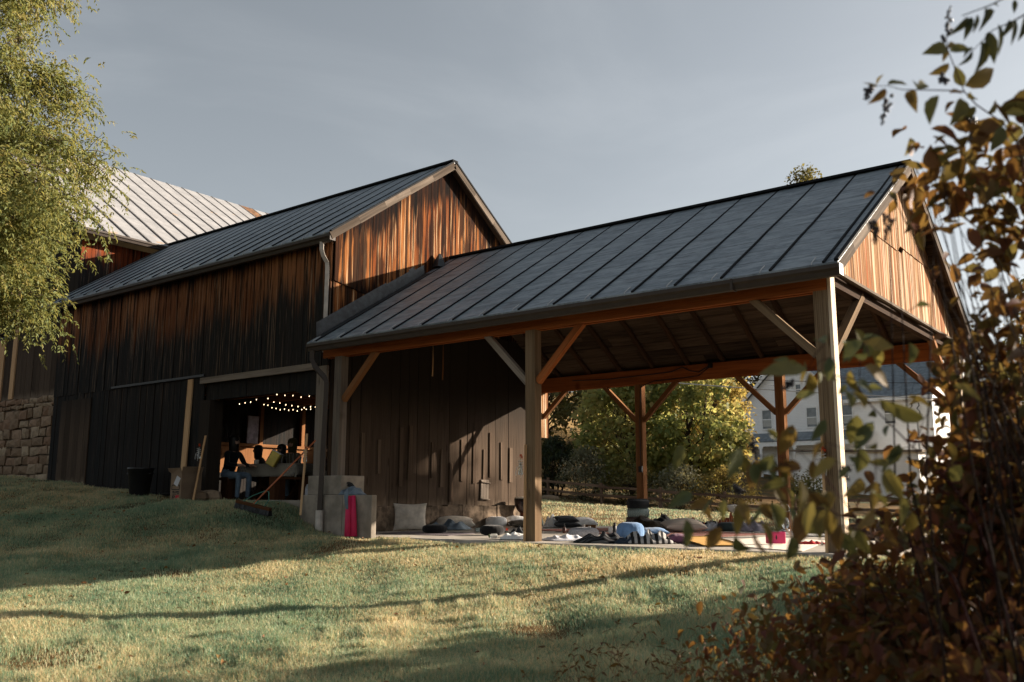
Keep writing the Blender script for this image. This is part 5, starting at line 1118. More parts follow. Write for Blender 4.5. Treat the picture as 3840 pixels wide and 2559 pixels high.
# broom parts are placed about its head
hd = Vector((.05, 0, .10)); top = Vector((-2.42, -.03, 1.52)) - BH
m = MB(); m.obox(hd, hx, Vector((-.3, .95, .1)), hx.cross(Vector((-.3, .95, .1))), (.33, .035, .025), 0); m.build('head', M['bench'], br, bevel=.01)
m = MB()
for i in range(60):
    f = -1 + 2 * i / 59
    for j in (-1, 0, 1):
        p = hd + hx * (.32 * f) + Vector((0, j * .025, -.02)); m.bar(p, p + Vector((random.uniform(-.012, .012), j * .02, -.085)), .010, .010)
m.build('bristles', M['rubber'], br)
m = MB(); m.tube([hd + Vector((0, 0, .02)), top], .014, 8); m.build('handle', M['orangehandle'], br, smooth=True)
ax = (top - hd).normalized(); j = hd + ax * .30
m = MB(); m.tube([hd + hx * .2 + Vector((0, 0, .02)), hd + hx * .16 + ax * .16, j + hx * .04, j, j - hx * .04, hd - hx * .16 + ax * .16, hd - hx * .2 + Vector((0, 0, .02))], .007, 6); m.tube([hd, hd + ax * .1], .018, 8); m.build('brace', M['greenmetal'], br, smooth=True)
bxo = empty('cardboard_box', (-5.7, -.28, g1(-5.7, -.28)), R(8), 'tall open cardboard box with printing and a white label', 'box')
m = MB(); w, d, h, t = .14, .23, .50, .006
for x0, x1, y0, y1 in ((-w, w, -d, -d + t), (-w, w, d - t, d), (-w, -w + t, -d + t, d - t), (w - t, w, -d + t, d - t)): m.box(x0, x1, y0, y1, 0, h, 2)
m.box(-w + t, w - t, -d + t, d - t, .0, t); m.build('body', M['cardboard'], bxo)
for q in ([(w - .003, -d, h), (w - .003, d, h), (w + .035, d + .01, h + .13), (w + .03, -d - .01, h + .12)], [(-w, -d + .003, h), (w, -d + .003, h), (w, -d - .03, h + .1), (-w - .03, -d - .06, h + .09)], [(-w + .003, d, h), (-w + .003, -d, h), (-w - .09, -d, h + .05), (-w - .09, d, h + .06)]):
    m = MB(); m.add(q, [(0, 1, 2, 3)]); o = m.build('flap', M['cardboard'], bxo); o.modifiers.new('t', 'SOLIDIFY').thickness = .005
m = MB(); m.obox((.03, -d - .0035, .36), (.88, 0, -.47), (0, 1, 0), (.47, 0, .88), (.055, .001, .085), 2); m.build('label', M['paper'], bxo)
m = MB()
for x0, x1, z0, z1 in ((-.11, .1, .20, .215), (-.11, -.095, .215, .28), (.085, .1, .215, .28), (-.11, .1, .28, .295), (-.08, .09, .15, .162), (-.08, -.03, .165, .18), (.0, .09, .165, .18), (-.08, .03, .12, .132), (.05, .09, .12, .14), (-.08, -.062, .045, .10), (-.062, -.03, .085, .10), (-.03, -.015, .065, .10), (-.062, -.03, .06, .072)): m.box(x0, x1, -d - .0025, -d - .0005, z0, z1)
m.build('printing', M['ink'], bxo)
m = MB(); m.box(.005, .1, -d - .0025, -d - .0005, .055, .105); m.build('red_mark', M['redink'], bxo)
m = MB(); m.bar((-6.33, .035, .5), (-6.36, .11, 2.86), .155, .03, (0, 1, 0)); thing(m.build('plank', M['pine']), 'tall fresh pine plank standing against the dark barn wall', 'plank')
can = empty('trash_can', (-7.2, -.32, g1(-7.2, -.32)), .3, 'black plastic trash can on the grass by the barn wall', 'trash can')
m = MB(); m.lathe((0, 0, 0), [(.17, 0), (.18, .01), (.235, .5), (.25, .505), (.25, .54), (.225, .54), (.17, .03), (.005, .03)], 26); m.build('body', M['rubber'], can, smooth=True)
for s in (1, -1): m = MB(); m.tube([(s * .235, -.06, .42), (s * .285, -.05, .43), (s * .285, .05, .43), (s * .235, .06, .42)], .012, 6); m.build('handle', M['rubber'], can)
for i, (x, y, r) in enumerate(((-5.85, -.02, .2), (-5.55, -.1, .16), (-5.5, .12, .19))):
    m = MB(); m.lathe((0, 0, 0), [(.01, -r), (r * .9, -r * .5), (r * 1.15, 0), (r * .95, r * .55), (r * .4, r * .72), (.01, r * .75)], 12, 1.2, .9, lambda a, f: 1 + .12 * math.sin(a * 3 + i) + .07 * math.sin(a * 5)); o = m.build('rock', M['stone'], None, (x, y, .52 + r * .3)); thing(o, ('large', 'small', 'upper')[i] + ' fieldstone under the door post', 'rock', 'stones under the door post')
m = MB(); m.lathe((0, 0, 0), [(.03, 0), (.03, .012), (.008, .02), (.008, .09), (.1, .11), (.11, .13), (.02, .15)], 14); o = m.build('lawn_light', M['iron'], None, (-6.75, -.02, .52)); thing(o, 'small dark mushroom shaped lamp on the sill by the box', 'lamp')
fs_ = empty('fieldstone', (-17.2, 27.5, g1(-17.2, 27.5)), 0, 'flat brown stone lying on the lawn before the fence', 'rock'); m = MB(); m.lathe((0, 0, 0), [(.45, -.1), (.55, .05), (.5, .16), (.2, .22), (.01, .22)], 12, 1., .6, lambda a, f: 1 + .15 * math.sin(3 * a)); m.build('stone', M['stone'], fs_)
# tables and benches inside
def bench(loc, rz, ln, label):
    t = empty('bench', loc, rz, label, 'bench', 'benches in the barn'); m = MB(); m.box(-ln / 2, ln / 2, -.17, .17, .42, .465, 0); m.build('seat', M['bench'], t)
    for x in (-ln / 2 + .1, ln / 2 - .1):
        m = MB(); m.box(x - .1, x - .004, -.15, .15, 0, .42, 2); m.box(x + .004, x + .1, -.15, .15, 0, .42, 2); m.build('leg', M['bench'], t)
    return t
bench((-6.42, .80, .5), .08, 1.2, 'long bench just inside the doorway under the person in denim')
bench((-4.62, 1.30, .5), 1.3, .8, 'short bench on end beside the gas cylinder')
tb = empty('picnic_table', (-5.35, 1.6, .5), .12, 'trestle table inside the barn doorway', 'table')
m = MB(); m.box(-.75, .75, -.38, .38, .69, .73, 0); m.build('tabletop', M['bench'], tb)
for x in (-.5, .5):
    for s in (1, -1): m = MB(); m.bar((x, -.3 * s, 0), (x, .28 * s, .69), .09, .035, (1, 0, 0)); m.build('leg', M['bench'], tb)
m = MB(); n = 26; vs = []; fs = []
for i in range(n + 1):
    for jx in range(n + 1):
        x, y = -1.0 + 2.0 * i / n, -.66 + 1.32 * jx / n; ox, oy = max(0, abs(x) - .76), max(0, abs(y) - .39); dr_ = math.hypot(ox, oy); cx_, cy_ = max(-.765, min(.765, x)), max(-.395, min(.395, y))
        wv = .03 * math.sin(x * 11 + y * 7) * min(1, dr_ * 6); vs.append((cx_ + math.copysign(ox * .22 + wv, x) * (ox > 0), cy_ + math.copysign(oy * .20 + wv, y) * (oy > 0), .738 - dr_ * .95))
for i in range(n):
    for jx in range(n): a = i * (n + 1) + jx; fs.append((a, a + 1, a + n + 2, a + n + 1))
m.add(vs, fs); tc = m.build('tablecloth', M['tablecloth'], None, (-5.35, 1.6, .5), True, rz=.12); tc.modifiers.new('t', 'SOLIDIFY').thickness = .004; thing(tc, 'grey diamond patterned cloth draped over the trestle table', 'tablecloth')
tb2 = empty('picnic_table', (-4.9, 2.75, .5), .1, 'dark table farther inside the barn', 'table')
m = MB(); m.box(-.8, .8, -.36, .36, .66, .70, 0); m.build('tabletop', M['beamdark'], tb2); m = MB(); m.box(-.8, .8, -.365, -.34, .45, .66, 0); m.build('apron', M['beamdark'], tb2)
for x in (-.6, .6):
    for s in (1, -1): m = MB(); m.bar((x, -.28 * s, 0), (x, .26 * s, .66), .09, .035, (1, 0, 0)); m.build('leg', M['beamdark'], tb2)
for i, (x, y, r, h, mt, lab) in enumerate(((-5.5, 2.6, .045, .1, 'blue', 'blue cup on the dark table'), (-5.35, 2.55, .04, .11, 'whitepaint', 'white cup on the dark table'), (-5.25, 2.6, .045, .09, 'tealknit', 'teal cup on the dark table'), (-5.95, 1.45, .05, .09, 'offwhite', 'cream cup on the patterned tablecloth'))): mug('cup', (x, y, 1.2 if i < 3 else 1.24), r, h, mt, lab, i, 'cup')
for i, (x, y, h) in enumerate(((-4.75, 2.6, .28), (-4.62, 2.62, .24))):
    b = empty('bottle', (x, y, 1.2), 0, ('taller' if i == 0 else 'shorter') + ' dark glass bottle on the dark table', 'bottle', 'bottles on the dark table'); m = MB(); m.lathe((0, 0, 0), [(.036, 0), (.038, .01), (.038, h * .6), (.014, h * .78), (.014, h)], 14); m.build('body', M['rubber'], b, smooth=True); m = MB(); m.lathe((0, 0, 0), [(.0385, h * .15), (.0385, h * .5)], 14); m.build('label', M['paper'], b)
gas = empty('gas_cylinder', (-3.75, 1.1, .5), 0, 'grey gas cylinder with a printed label inside the doorway', 'gas cylinder')
m = MB(); m.lathe((0, 0, 0), [(.13, 0), (.15, .02), (.155, .06), (.155, .26), (.13, .32), (.06, .345), (.03, .35)], 26); m.build('body', M['propane'], gas, smooth=True)
m = MB(); m.lathe((0, 0, 0), [(.1, .33), (.1, .43), (.095, .43), (.095, .33)], 24); m.build('collar', M['propane'], gas, smooth=True); m = MB(); m.lathe((0, 0, 0), [(.02, .34), (.02, .40), (.045, .405), (.045, .42), (.01, .43)], 14); m.build('valve', M['iron'], gas)
m = MB(); k = 9; m.add([(math.sin(-.6 + i * .16) * .157, -math.cos(-.6 + i * .16) * .157, z) for z in (.08, .24) for i in range(k)], [(i, i + 1, k + i + 1, k + i) for i in range(k - 1)]); m.build('label', M['labelp'], gas)
for i, z in enumerate((.92, 1.085)):
    m = MB(); m.box(-.07, .07, -.06, .06, 0, .16); o = m.build('white_carton', M['paper'], None, (-2.78, .35, z - .3), bevel=.004, rz=.2); thing(o, ('lower', 'upper')[i] + ' white carton stacked behind the concrete pier', 'carton')
cb = empty('hanging_bag', (-5.05, 1.15, 1.42), .5, 'tilted cooler bag in yellow and pink hanging in the doorway', 'bag'); cb.rotation_euler = (0, R(28), R(38))
m = MB(); m.box(-.02, .16, -.09, .09, -.22, .06); m.build('body', M['yellowbag'], cb, bevel=.02); m = MB(); m.box(-.028, -.021, -.085, .085, -.215, .055); m.build('side_panel', M['pinkbag'], cb)
m = MB(); m.box(-.03, .17, -.095, .095, .06, .075); m.build('lid', M['whitecloth'], cb); m = MB(); m.tube([(0, 0, .07), (.02, 0, .16), (.07, 0, .2), (.12, 0, .16), (.14, 0, .07)], .006, 6); m.build('handle', M['rubber'], cb)
# string lights: each strand one thing with its bulbs
def strand(a, b, sag, n, label):
    a, b = Vector(a), Vector(b); t = empty('string_lights', a, 0, label, 'string lights', 'string lights in the barn'); pts = [a.lerp(b, i / n) - Vector((0, 0, sag * 4 * (i / n) * (1 - i / n) + random.uniform(-.02, .02))) - a for i in range(n + 1)]
    m = MB(); m.tube(pts, .004, 4); m.build('wire', M['rubber'], t); first = None
    for p in pts[1:-1]:
        if first is None: m = MB(); m.lathe((0, 0, 0), [(.002, -.013), (.005, -.007), (.0062, 0), (.0045, .007), (.004, .013)], 8); o = first = m.build('bulb', M['bulb'], t, smooth=True)
        else: o = first.copy(); COL.objects.link(o); o.parent = t
        o.location = p + Vector((0, 0, -.02))
strand((-8.0, 3.0, 2.78), (-5.6, 3.0, 2.62), .18, 16, 'long string of warm bulbs sagging lowest across the barn ceiling')
strand((-6.6, 2.0, 2.72), (-4.1, 2.4, 2.55), .20, 15, 'string of warm bulbs looping on the right of the barn ceiling')
strand((-6.9, 2.4, 2.86), (-4.3, 3.4, 2.80), .10, 14, 'string of warm bulbs nearest the joists')
strand((-7.3, 1.8, 2.62), (-6.6, 2.0, 2.72), .06, 5, 'short string of warm bulbs at the left of the doorway')

# ------------------------------------------------------------------ people
def person(name, loc, rz, label, top, legs, hair='hair', hat=None, lean=12., armdir=.5, head_turn=0., hood=False, scale=1.):
    """seated figure: one skinned body; hips at the origin facing -Y, hair and hat are children"""
    V = []; Rr = []; E = []; part = []
    def add(p, r, prev, lab): V.append(Vector(p)); Rr.append(r); part.append(lab); E.append((prev, len(V) - 1)) if prev is not None else None; return len(V) - 1
    ln = math.tan(R(lean))
    pel = add((0, 0, .06), .135, None, 'pants'); bel = add((0, -ln * .14, .2), .125, pel, 'top'); che = add((0, -ln * .34, .40), .135, bel, 'top'); nb = add((0, -ln * .48, .53), .075, che, 'top'); nk = add((0, -ln * .54, .60), .05, nb, 'skin')
    hd_ = add((0, -ln * .58 - .015, .70), .088, nk, 'skin'); add((0, -ln * .58 - .005, .78), .082, hd_, 'skin')
    for s in (1, -1):
        sh_ = add((s * .17, -ln * .44, .49), .065, che, 'top'); el = add((s * .235, -ln * .35 - .12, .27), .047, sh_, 'top'); wr = add((s * (.235 - .12 * armdir), -ln * .35 - .33, .245), .031, el, 'top'); pa = add((s * (.235 - .15 * armdir), -ln * .35 - .40, .25), .030, wr, 'skin')
        for f in range(4):
            b = Vector((s * (.235 - .15 * armdir) + (f - 1.5) * .017, -ln * .35 - .445, .252 - .004 * abs(f - 1.2))); k1 = add(b, .0095, pa, 'skin'); l = (.034, .04, .037, .028)[f]; k2 = add(b + Vector((0, -l, -.012)), .0085, k1, 'skin'); add(b + Vector((0, -l * 1.4, -.038)), .0075, k2, 'skin')
        t1 = add((s * (.235 - .15 * armdir) - s * .034, -ln * .35 - .41, .245), .010, pa, 'skin'); add((s * (.235 - .15 * armdir) - s * .046, -ln * .35 - .445, .238), .008, t1, 'skin')
        hp = add((s * .1, -.03, .05), .095, pel, 'pants'); kn = add((s * .14, -.43, .06), .066, hp, 'pants'); an = add((s * .14, -.40, -.36), .042, kn, 'pants'); hl = add((s * .14, -.39, -.42), .043, an, 'shoe'); add((s * .145, -.53, -.435), .034, hl, 'shoe')
    me = bpy.data.meshes.new(name); me.from_pydata(V, E, []); o = bpy.data.objects.new(name, me); COL.objects.link(o)
    sk_ = o.modifiers.new('skin', 'SKIN'); sk_.use_smooth_shade = True
    for i, sv in enumerate(me.skin_vertices[0].data): sv.radius = (Rr[i], Rr[i] * (.8 if part[i] == 'top' and Rr[i] > .1 else 1.)); sv.use_root = (i == 0)
    ss = o.modifiers.new('sub', 'SUBSURF'); ss.levels = 2; ss.render_levels = 2
    dg = bpy.context.evaluated_depsgraph_get(); nm = bpy.data.meshes.new_from_object(o.evaluated_get(dg)); o.modifiers.clear(); o.data = nm; bpy.data.meshes.remove(me)
    nm.materials.clear()
    for mt in (top, legs, 'skin', 'boot'): nm.materials.append(M[mt])
    lab = {'top': 0, 'pants': 1, 'skin': 2, 'shoe': 3}; seg = [(V[a], V[b], lab[part[b]]) for a, b in E]
    hc = V[hd_]
    for v in nm.vertices:      # face: brow, nose, chin
        d = v.co - hc
        if d.length < .16 and d.z > -.1:
            if d.y < -.05 and abs(d.x) < .02 and -.03 < d.z < .03: v.co.y -= .016
            if d.y < -.05 and .018 < abs(d.x) < .045 and .01 < d.z < .045: v.co.y += .008
    for p in nm.polygons:
        c = p.center; best = min(seg, key=lambda q: (c - q[0].lerp(q[1], max(0., min(1., (c - q[0]).dot(q[1] - q[0]) / max(1e-9, (q[1] - q[0]).length_squared))))).length); p.material_index = best[2]; p.use_smooth = True
    o.location = loc; o.rotation_euler = (0, 0, rz); o.scale = (scale,) * 3; tag(o, label, 'person')
    def shell(nm_, prof, mat, c, sx=1., sy=1.): m = MB(); m.lathe(c, prof, 20, sx, sy, lambda a, f: 1 + .03 * math.sin(7 * a)); return m.build(nm_, M[mat], o, smooth=True)
    hz = hc + Vector((0, .018, .0))
    if hat: 
        h_ = shell('knit_hat', [(.103, .02), (.108, .06), (.10, .12), (.06, .165), (.01, .175)], hat, hz); m = MB(); m.lathe(hz, [(.01, .165), (.04, .18), (.045, .205), (.03, .235), (.005, .24)], 12); m.build('pompom', M[hat], h_, smooth=True); shell('hair', [(.03, -.16), (.085, -.12), (.095, -.03), (.095, .05)], hair, hz + Vector((0, .025, 0)))
    else: shell('hair', [(.04, -.22), (.09, -.16), (.098, -.05), (.108, .03), (.104, .09), (.07, .135), (.01, .15)], hair, hz + Vector((0, .022, 0)), 1., .98)
    m = MB()
    for s in (1, -1): m.lathe(hc + Vector((s * .032, -.078, .022)), [(.001, -.007), (.008, 0), (.001, .007)], 8)
    m.box(hc.x - .022, hc.x + .022, hc.y - .086, hc.y - .08, hc.z - .045, hc.z - .038); m.build('face', M['hair'], o)
    return o
person('person', (-6.02, .84, .95), R(100), 'person in black jacket and blue jeans sitting on the long bench', 'jacket', 'jean', lean=14, armdir=.6)
person('person', (-6.05, 2.45, .98), R(20), 'person in olive plaid sweater sitting behind the patterned tablecloth', 'plaid', 'jean', 'olive', lean=6)
person('person', (-7.25, 2.75, .93), R(-40), 'dark haired person farthest left at the table, head bowed', 'charcoal', 'navy', lean=25, scale=.95)
person('person', (-6.75, 2.9, .93), R(10), 'dark haired person between the two at the table, leaning low', 'jacket', 'navy', lean=25, scale=.95)
person('person', (-5.75, 3.4, .92), R(0), 'person in burgundy fleece behind the hanging cooler bag', 'burgundy', 'navy', lean=20, scale=.95)
person('person', (-4.95, 3.25, 1.0), R(-15), 'person in teal bobble hat and dark coat at the dark table', 'jacket', 'navy', hat='tealknit', lean=10)
person('person', (-3.6, 1.9, 1.02), R(70), 'person in black sitting half hidden behind the door downspout', 'jacket', 'navy', lean=18)
for i, (x, y, rz) in enumerate(((-6.05, 2.55, .2), (-7.0, 2.9, .1), (-5.3, 3.4, .1))): bench((x, y, .5), rz, 1.2, ('bench under the person in the plaid sweater', 'bench at the far left inside the barn', 'bench behind the dark table')[i])
bench((-3.6, 1.95, .5), 1.3, .8, 'bench at the right of the doorway under the person in black')
# plant skeletons in metres: leaf base and tip, stem paths, leaf masses (centre, half width, half height, count, leaf size)
LV_TOP=[(8.901,-7.836,1.585,8.871,-7.849,1.554),(8.896,-7.795,1.612,8.929,-7.764,1.624),(8.922,-7.681,1.632,8.933,-7.695,1.58),(9.018,-7.822,1.54,8.986,-7.81,1.49),(9.024,-7.731,1.577,9.05,-7.731,1.574),(9.016,-7.48,1.694,9.003,-7.502,1.739),(9.025,-7.53,1.673,9.093,-7.488,1.712),(9.028,-7.59,1.612,9.013,-7.615,1.55),(9.055,-7.566,1.592,9.004,-7.571,1.563),(9.052,-7.617,1.616,9.058,-7.59,1.599),(9.008,-7.622,1.748,8.974,-7.678,1.728),(9.004,-7.596,1.76,9.022,-7.578,1.778),(9.033,-7.733,1.689,9.075,-7.734,1.68),(8.997,-7.562,1.771,8.987,-7.566,1.746),(9.006,-7.599,1.716,8.963,-7.599,1.697),(8.932,-7.643,1.646,8.921,-7.627,1.682),(8.953,-7.74,1.604,8.97,-7.71,1.631),(8.867,-7.79,1.615,8.838,-7.784,1.641),(8.834,-7.662,1.678,8.853,-7.682,1.694),(9.136,-7.678,1.511,9.175,-7.669,1.508),(9.073,-7.427,1.599,9.021,-7.454,1.517),(9.096,-7.528,1.548,9.056,-7.567,1.514),(9.112,-7.557,1.524,9.088,-7.572,1.469)]
LV_MID=[(8.884,-7.629,0.775,8.809,-7.688,0.81),(8.761,-7.634,0.774,8.71,-7.628,0.709),(8.72,-7.632,0.794,8.692,-7.606,0.725),(8.702,-7.551,0.665,8.668,-7.544,0.688),(8.707,-7.616,0.652,8.732,-7.632,0.698),(8.786,-7.497,0.723,8.755,-7.474,0.67),(8.793,-7.473,0.713,8.739,-7.497,0.659),(8.774,-7.584,0.82,8.797,-7.59,0.826),(8.771,-7.539,0.809,8.758,-7.548,0.828),(8.82,-7.701,0.76,8.814,-7.733,0.736),(8.741,-7.554,0.814,8.724,-7.525,0.793),(8.764,-7.827,0.795,8.757,-7.819,0.839),(8.761,-7.707,0.804,8.758,-7.745,0.839),(8.786,-7.768,0.966,8.739,-7.776,0.928),(8.735,-7.592,0.996,8.734,-7.632,1.018),(8.758,-7.67,0.982,8.793,-7.681,0.995),(8.748,-7.639,0.988,8.806,-7.604,0.974),(8.736,-7.586,0.989,8.761,-7.52,0.944),(8.769,-7.701,0.97,8.771,-7.655,0.943),(8.666,-7.84,0.899,8.594,-7.926,0.888),(8.598,-7.786,0.922,8.59,-7.83,0.931),(8.658,-7.891,0.904,8.65,-7.906,0.913),(8.634,-7.751,0.908,8.638,-7.778,0.926),(8.693,-7.918,0.881,8.67,-7.903,0.858),(8.67,-7.833,0.889,8.661,-7.795,0.843),(8.628,-7.648,0.92,8.634,-7.645,0.886),(8.677,-7.773,0.895,8.707,-7.745,0.878),(8.722,-7.671,0.91,8.728,-7.646,0.851),(8.759,-7.676,0.917,8.802,-7.623,0.869),(8.681,-7.582,0.882,8.664,-7.59,0.86),(8.749,-7.722,0.867,8.772,-7.686,0.861),(8.793,-7.76,0.856,8.817,-7.755,0.845)]
LV_LOW=[(8.605,-7.793,0.763,8.575,-7.799,0.697),(8.642,-7.924,0.738,8.673,-7.937,0.736),(8.616,-7.995,0.738,8.632,-7.972,0.717),(8.766,-8.023,0.701,8.735,-8.032,0.672),(8.536,-7.966,0.702,8.519,-7.997,0.633),(8.572,-7.933,0.669,8.545,-7.942,0.605),(8.601,-7.889,0.662,8.614,-7.88,0.617),(8.575,-7.902,0.681,8.581,-7.868,0.629),(8.708,-8.049,0.62,8.717,-8.06,0.549),(8.648,-7.838,0.591,8.669,-7.769,0.514),(8.623,-8.015,0.565,8.641,-7.992,0.507),(8.565,-7.928,0.565,8.546,-7.946,0.515),(8.546,-8.03,0.561,8.547,-8.03,0.497),(8.507,-8.062,0.579,8.47,-8.072,0.529),(8.536,-8.066,0.576,8.528,-8.07,0.53),(8.627,-7.808,0.546,8.617,-7.835,0.469),(8.774,-7.805,0.698,8.764,-7.783,0.641),(8.819,-7.853,0.617,8.815,-7.864,0.56),(8.723,-7.745,0.656,8.71,-7.769,0.629),(8.736,-7.949,0.548,8.736,-7.943,0.498),(8.676,-7.802,0.565,8.669,-7.822,0.491),(8.775,-7.858,0.505,8.788,-7.849,0.452),(8.506,-7.882,0.568,8.489,-7.887,0.511),(8.417,-7.943,0.572,8.437,-7.943,0.526),(8.662,-7.97,0.647,8.63,-7.983,0.647),(8.584,-7.811,0.607,8.598,-7.793,0.557),(8.706,-7.962,0.569,8.696,-7.984,0.503),(8.72,-7.821,0.51,8.715,-7.838,0.46),(8.704,-7.726,0.504,8.711,-7.684,0.454)]
ST_TOP=[[(9.14,-7.485,1.427),(9.131,-7.498,1.497),(9.102,-7.48,1.563),(9.052,-7.545,1.606),(9.028,-7.556,1.646),(9.016,-7.627,1.717),(9.014,-7.654,1.733),(9.013,-7.646,1.768)],[(9.032,-7.577,1.637),(9.009,-7.645,1.621),(8.954,-7.681,1.625),(8.91,-7.708,1.628),(8.88,-7.733,1.638),(8.857,-7.752,1.637)]]
ST_MID=[[(8.942,-7.387,0.508),(8.911,-7.513,0.613),(8.845,-7.599,0.706),(8.791,-7.557,0.76),(8.747,-7.61,0.823),(8.711,-7.641,0.888),(8.665,-7.737,0.903),(8.623,-7.719,0.916),(8.585,-7.753,0.927)],[(8.772,-7.696,0.815),(8.741,-7.675,0.858),(8.749,-7.675,0.929),(8.764,-7.693,0.982)],[(8.842,-7.587,0.707),(8.869,-7.601,0.757),(8.876,-7.595,0.778)]]
ST_LOW=[[(8.921,-7.615,0.385),(8.871,-7.683,0.452),(8.8,-7.691,0.483),(8.754,-7.765,0.513),(8.672,-7.782,0.55),(8.638,-7.907,0.642),(8.555,-7.891,0.682),(8.515,-7.954,0.726)],[(8.686,-7.824,0.55),(8.6,-7.898,0.572),(8.534,-7.948,0.572),(8.487,-8.019,0.579),(8.483,-8.078,0.572)],[(8.758,-7.779,0.514),(8.717,-7.893,0.623),(8.666,-7.934,0.692)]]
BERRY=[(9.01,-7.629,1.774,9.025,-7.635,1.854),(8.872,-7.7,1.615,8.849,-7.703,1.55),(8.834,-7.736,1.645,8.825,-7.736,1.613),(8.992,-7.617,1.657,8.994,-7.622,1.684),(8.842,-7.657,1.314,8.828,-7.654,1.246),(8.809,-7.679,1.294,8.804,-7.671,1.241),(8.68,-7.639,0.656,8.684,-7.629,0.624),(8.592,-7.755,0.879,8.574,-7.765,0.859),(8.49,-7.801,0.727,8.501,-7.781,0.675),(9.041,-7.56,1.572,9.03,-7.554,1.504),(8.455,-7.801,0.608,8.453,-7.798,0.584)]
BLOB=[(8.946,-7.245,1.552,0.182,0.063,150,0.06),(9.046,-7.141,1.428,0.111,0.135,210,0.06),(8.891,-7.403,1.493,0.084,0.038,40,0.055),(8.838,-7.435,1.456,0.046,0.027,16,0.05),(8.971,-6.905,1.256,0.111,0.162,90,0.055),(8.921,-7.077,1.281,0.074,0.099,16,0.05),(8.985,-6.97,1.014,0.107,0.156,300,0.055),(8.887,-6.893,0.904,0.094,0.119,90,0.055),(8.903,-6.713,0.725,0.15,0.22,650,0.055),(8.784,-6.649,0.595,0.136,0.173,420,0.05),(8.711,-6.387,0.31,0.31,0.252,1700,0.05),(8.402,-6.458,0.135,0.279,0.189,1100,0.045),(8.061,-6.436,0.004,0.274,0.169,800,0.04),(8.653,-6.761,0.057,0.378,0.167,1700,0.05),(7.823,-6.467,-0.108,0.195,0.098,300,0.035),(8.376,-6.789,0.382,0.141,0.084,60,0.05),(8.601,-6.768,0.496,0.1,0.082,70,0.05),(8.925,-6.64,0.465,0.132,0.352,900,0.055)]
RACH=[[(9.204,-7.626,1.86),(9.169,-7.647,1.833),(9.125,-7.675,1.806),(9.066,-7.715,1.78)],[(9.207,-7.609,1.793),(9.167,-7.634,1.767),(9.122,-7.664,1.743),(9.075,-7.688,1.689)]]
LV_ASH=[(9.074,-7.689,1.784,9.045,-7.722,1.738),(9.084,-7.697,1.779,9.068,-7.702,1.729),(9.098,-7.701,1.778,9.087,-7.691,1.743),(9.106,-7.636,1.82,9.111,-7.676,1.764),(9.132,-7.658,1.816,9.14,-7.663,1.806),(9.079,-7.705,1.686,9.054,-7.697,1.656),(9.101,-7.703,1.705,9.092,-7.666,1.647),(9.109,-7.631,1.759,9.119,-7.651,1.675),(9.136,-7.66,1.758,9.136,-7.642,1.692),(9.155,-7.611,1.783,9.148,-7.642,1.736),(9.172,-7.649,1.766,9.161,-7.628,1.715),(9.085,-7.718,1.684,9.06,-7.699,1.684),(9.175,-7.636,1.822,9.172,-7.636,1.792),(9.186,-7.585,1.794,9.181,-7.616,1.731)]
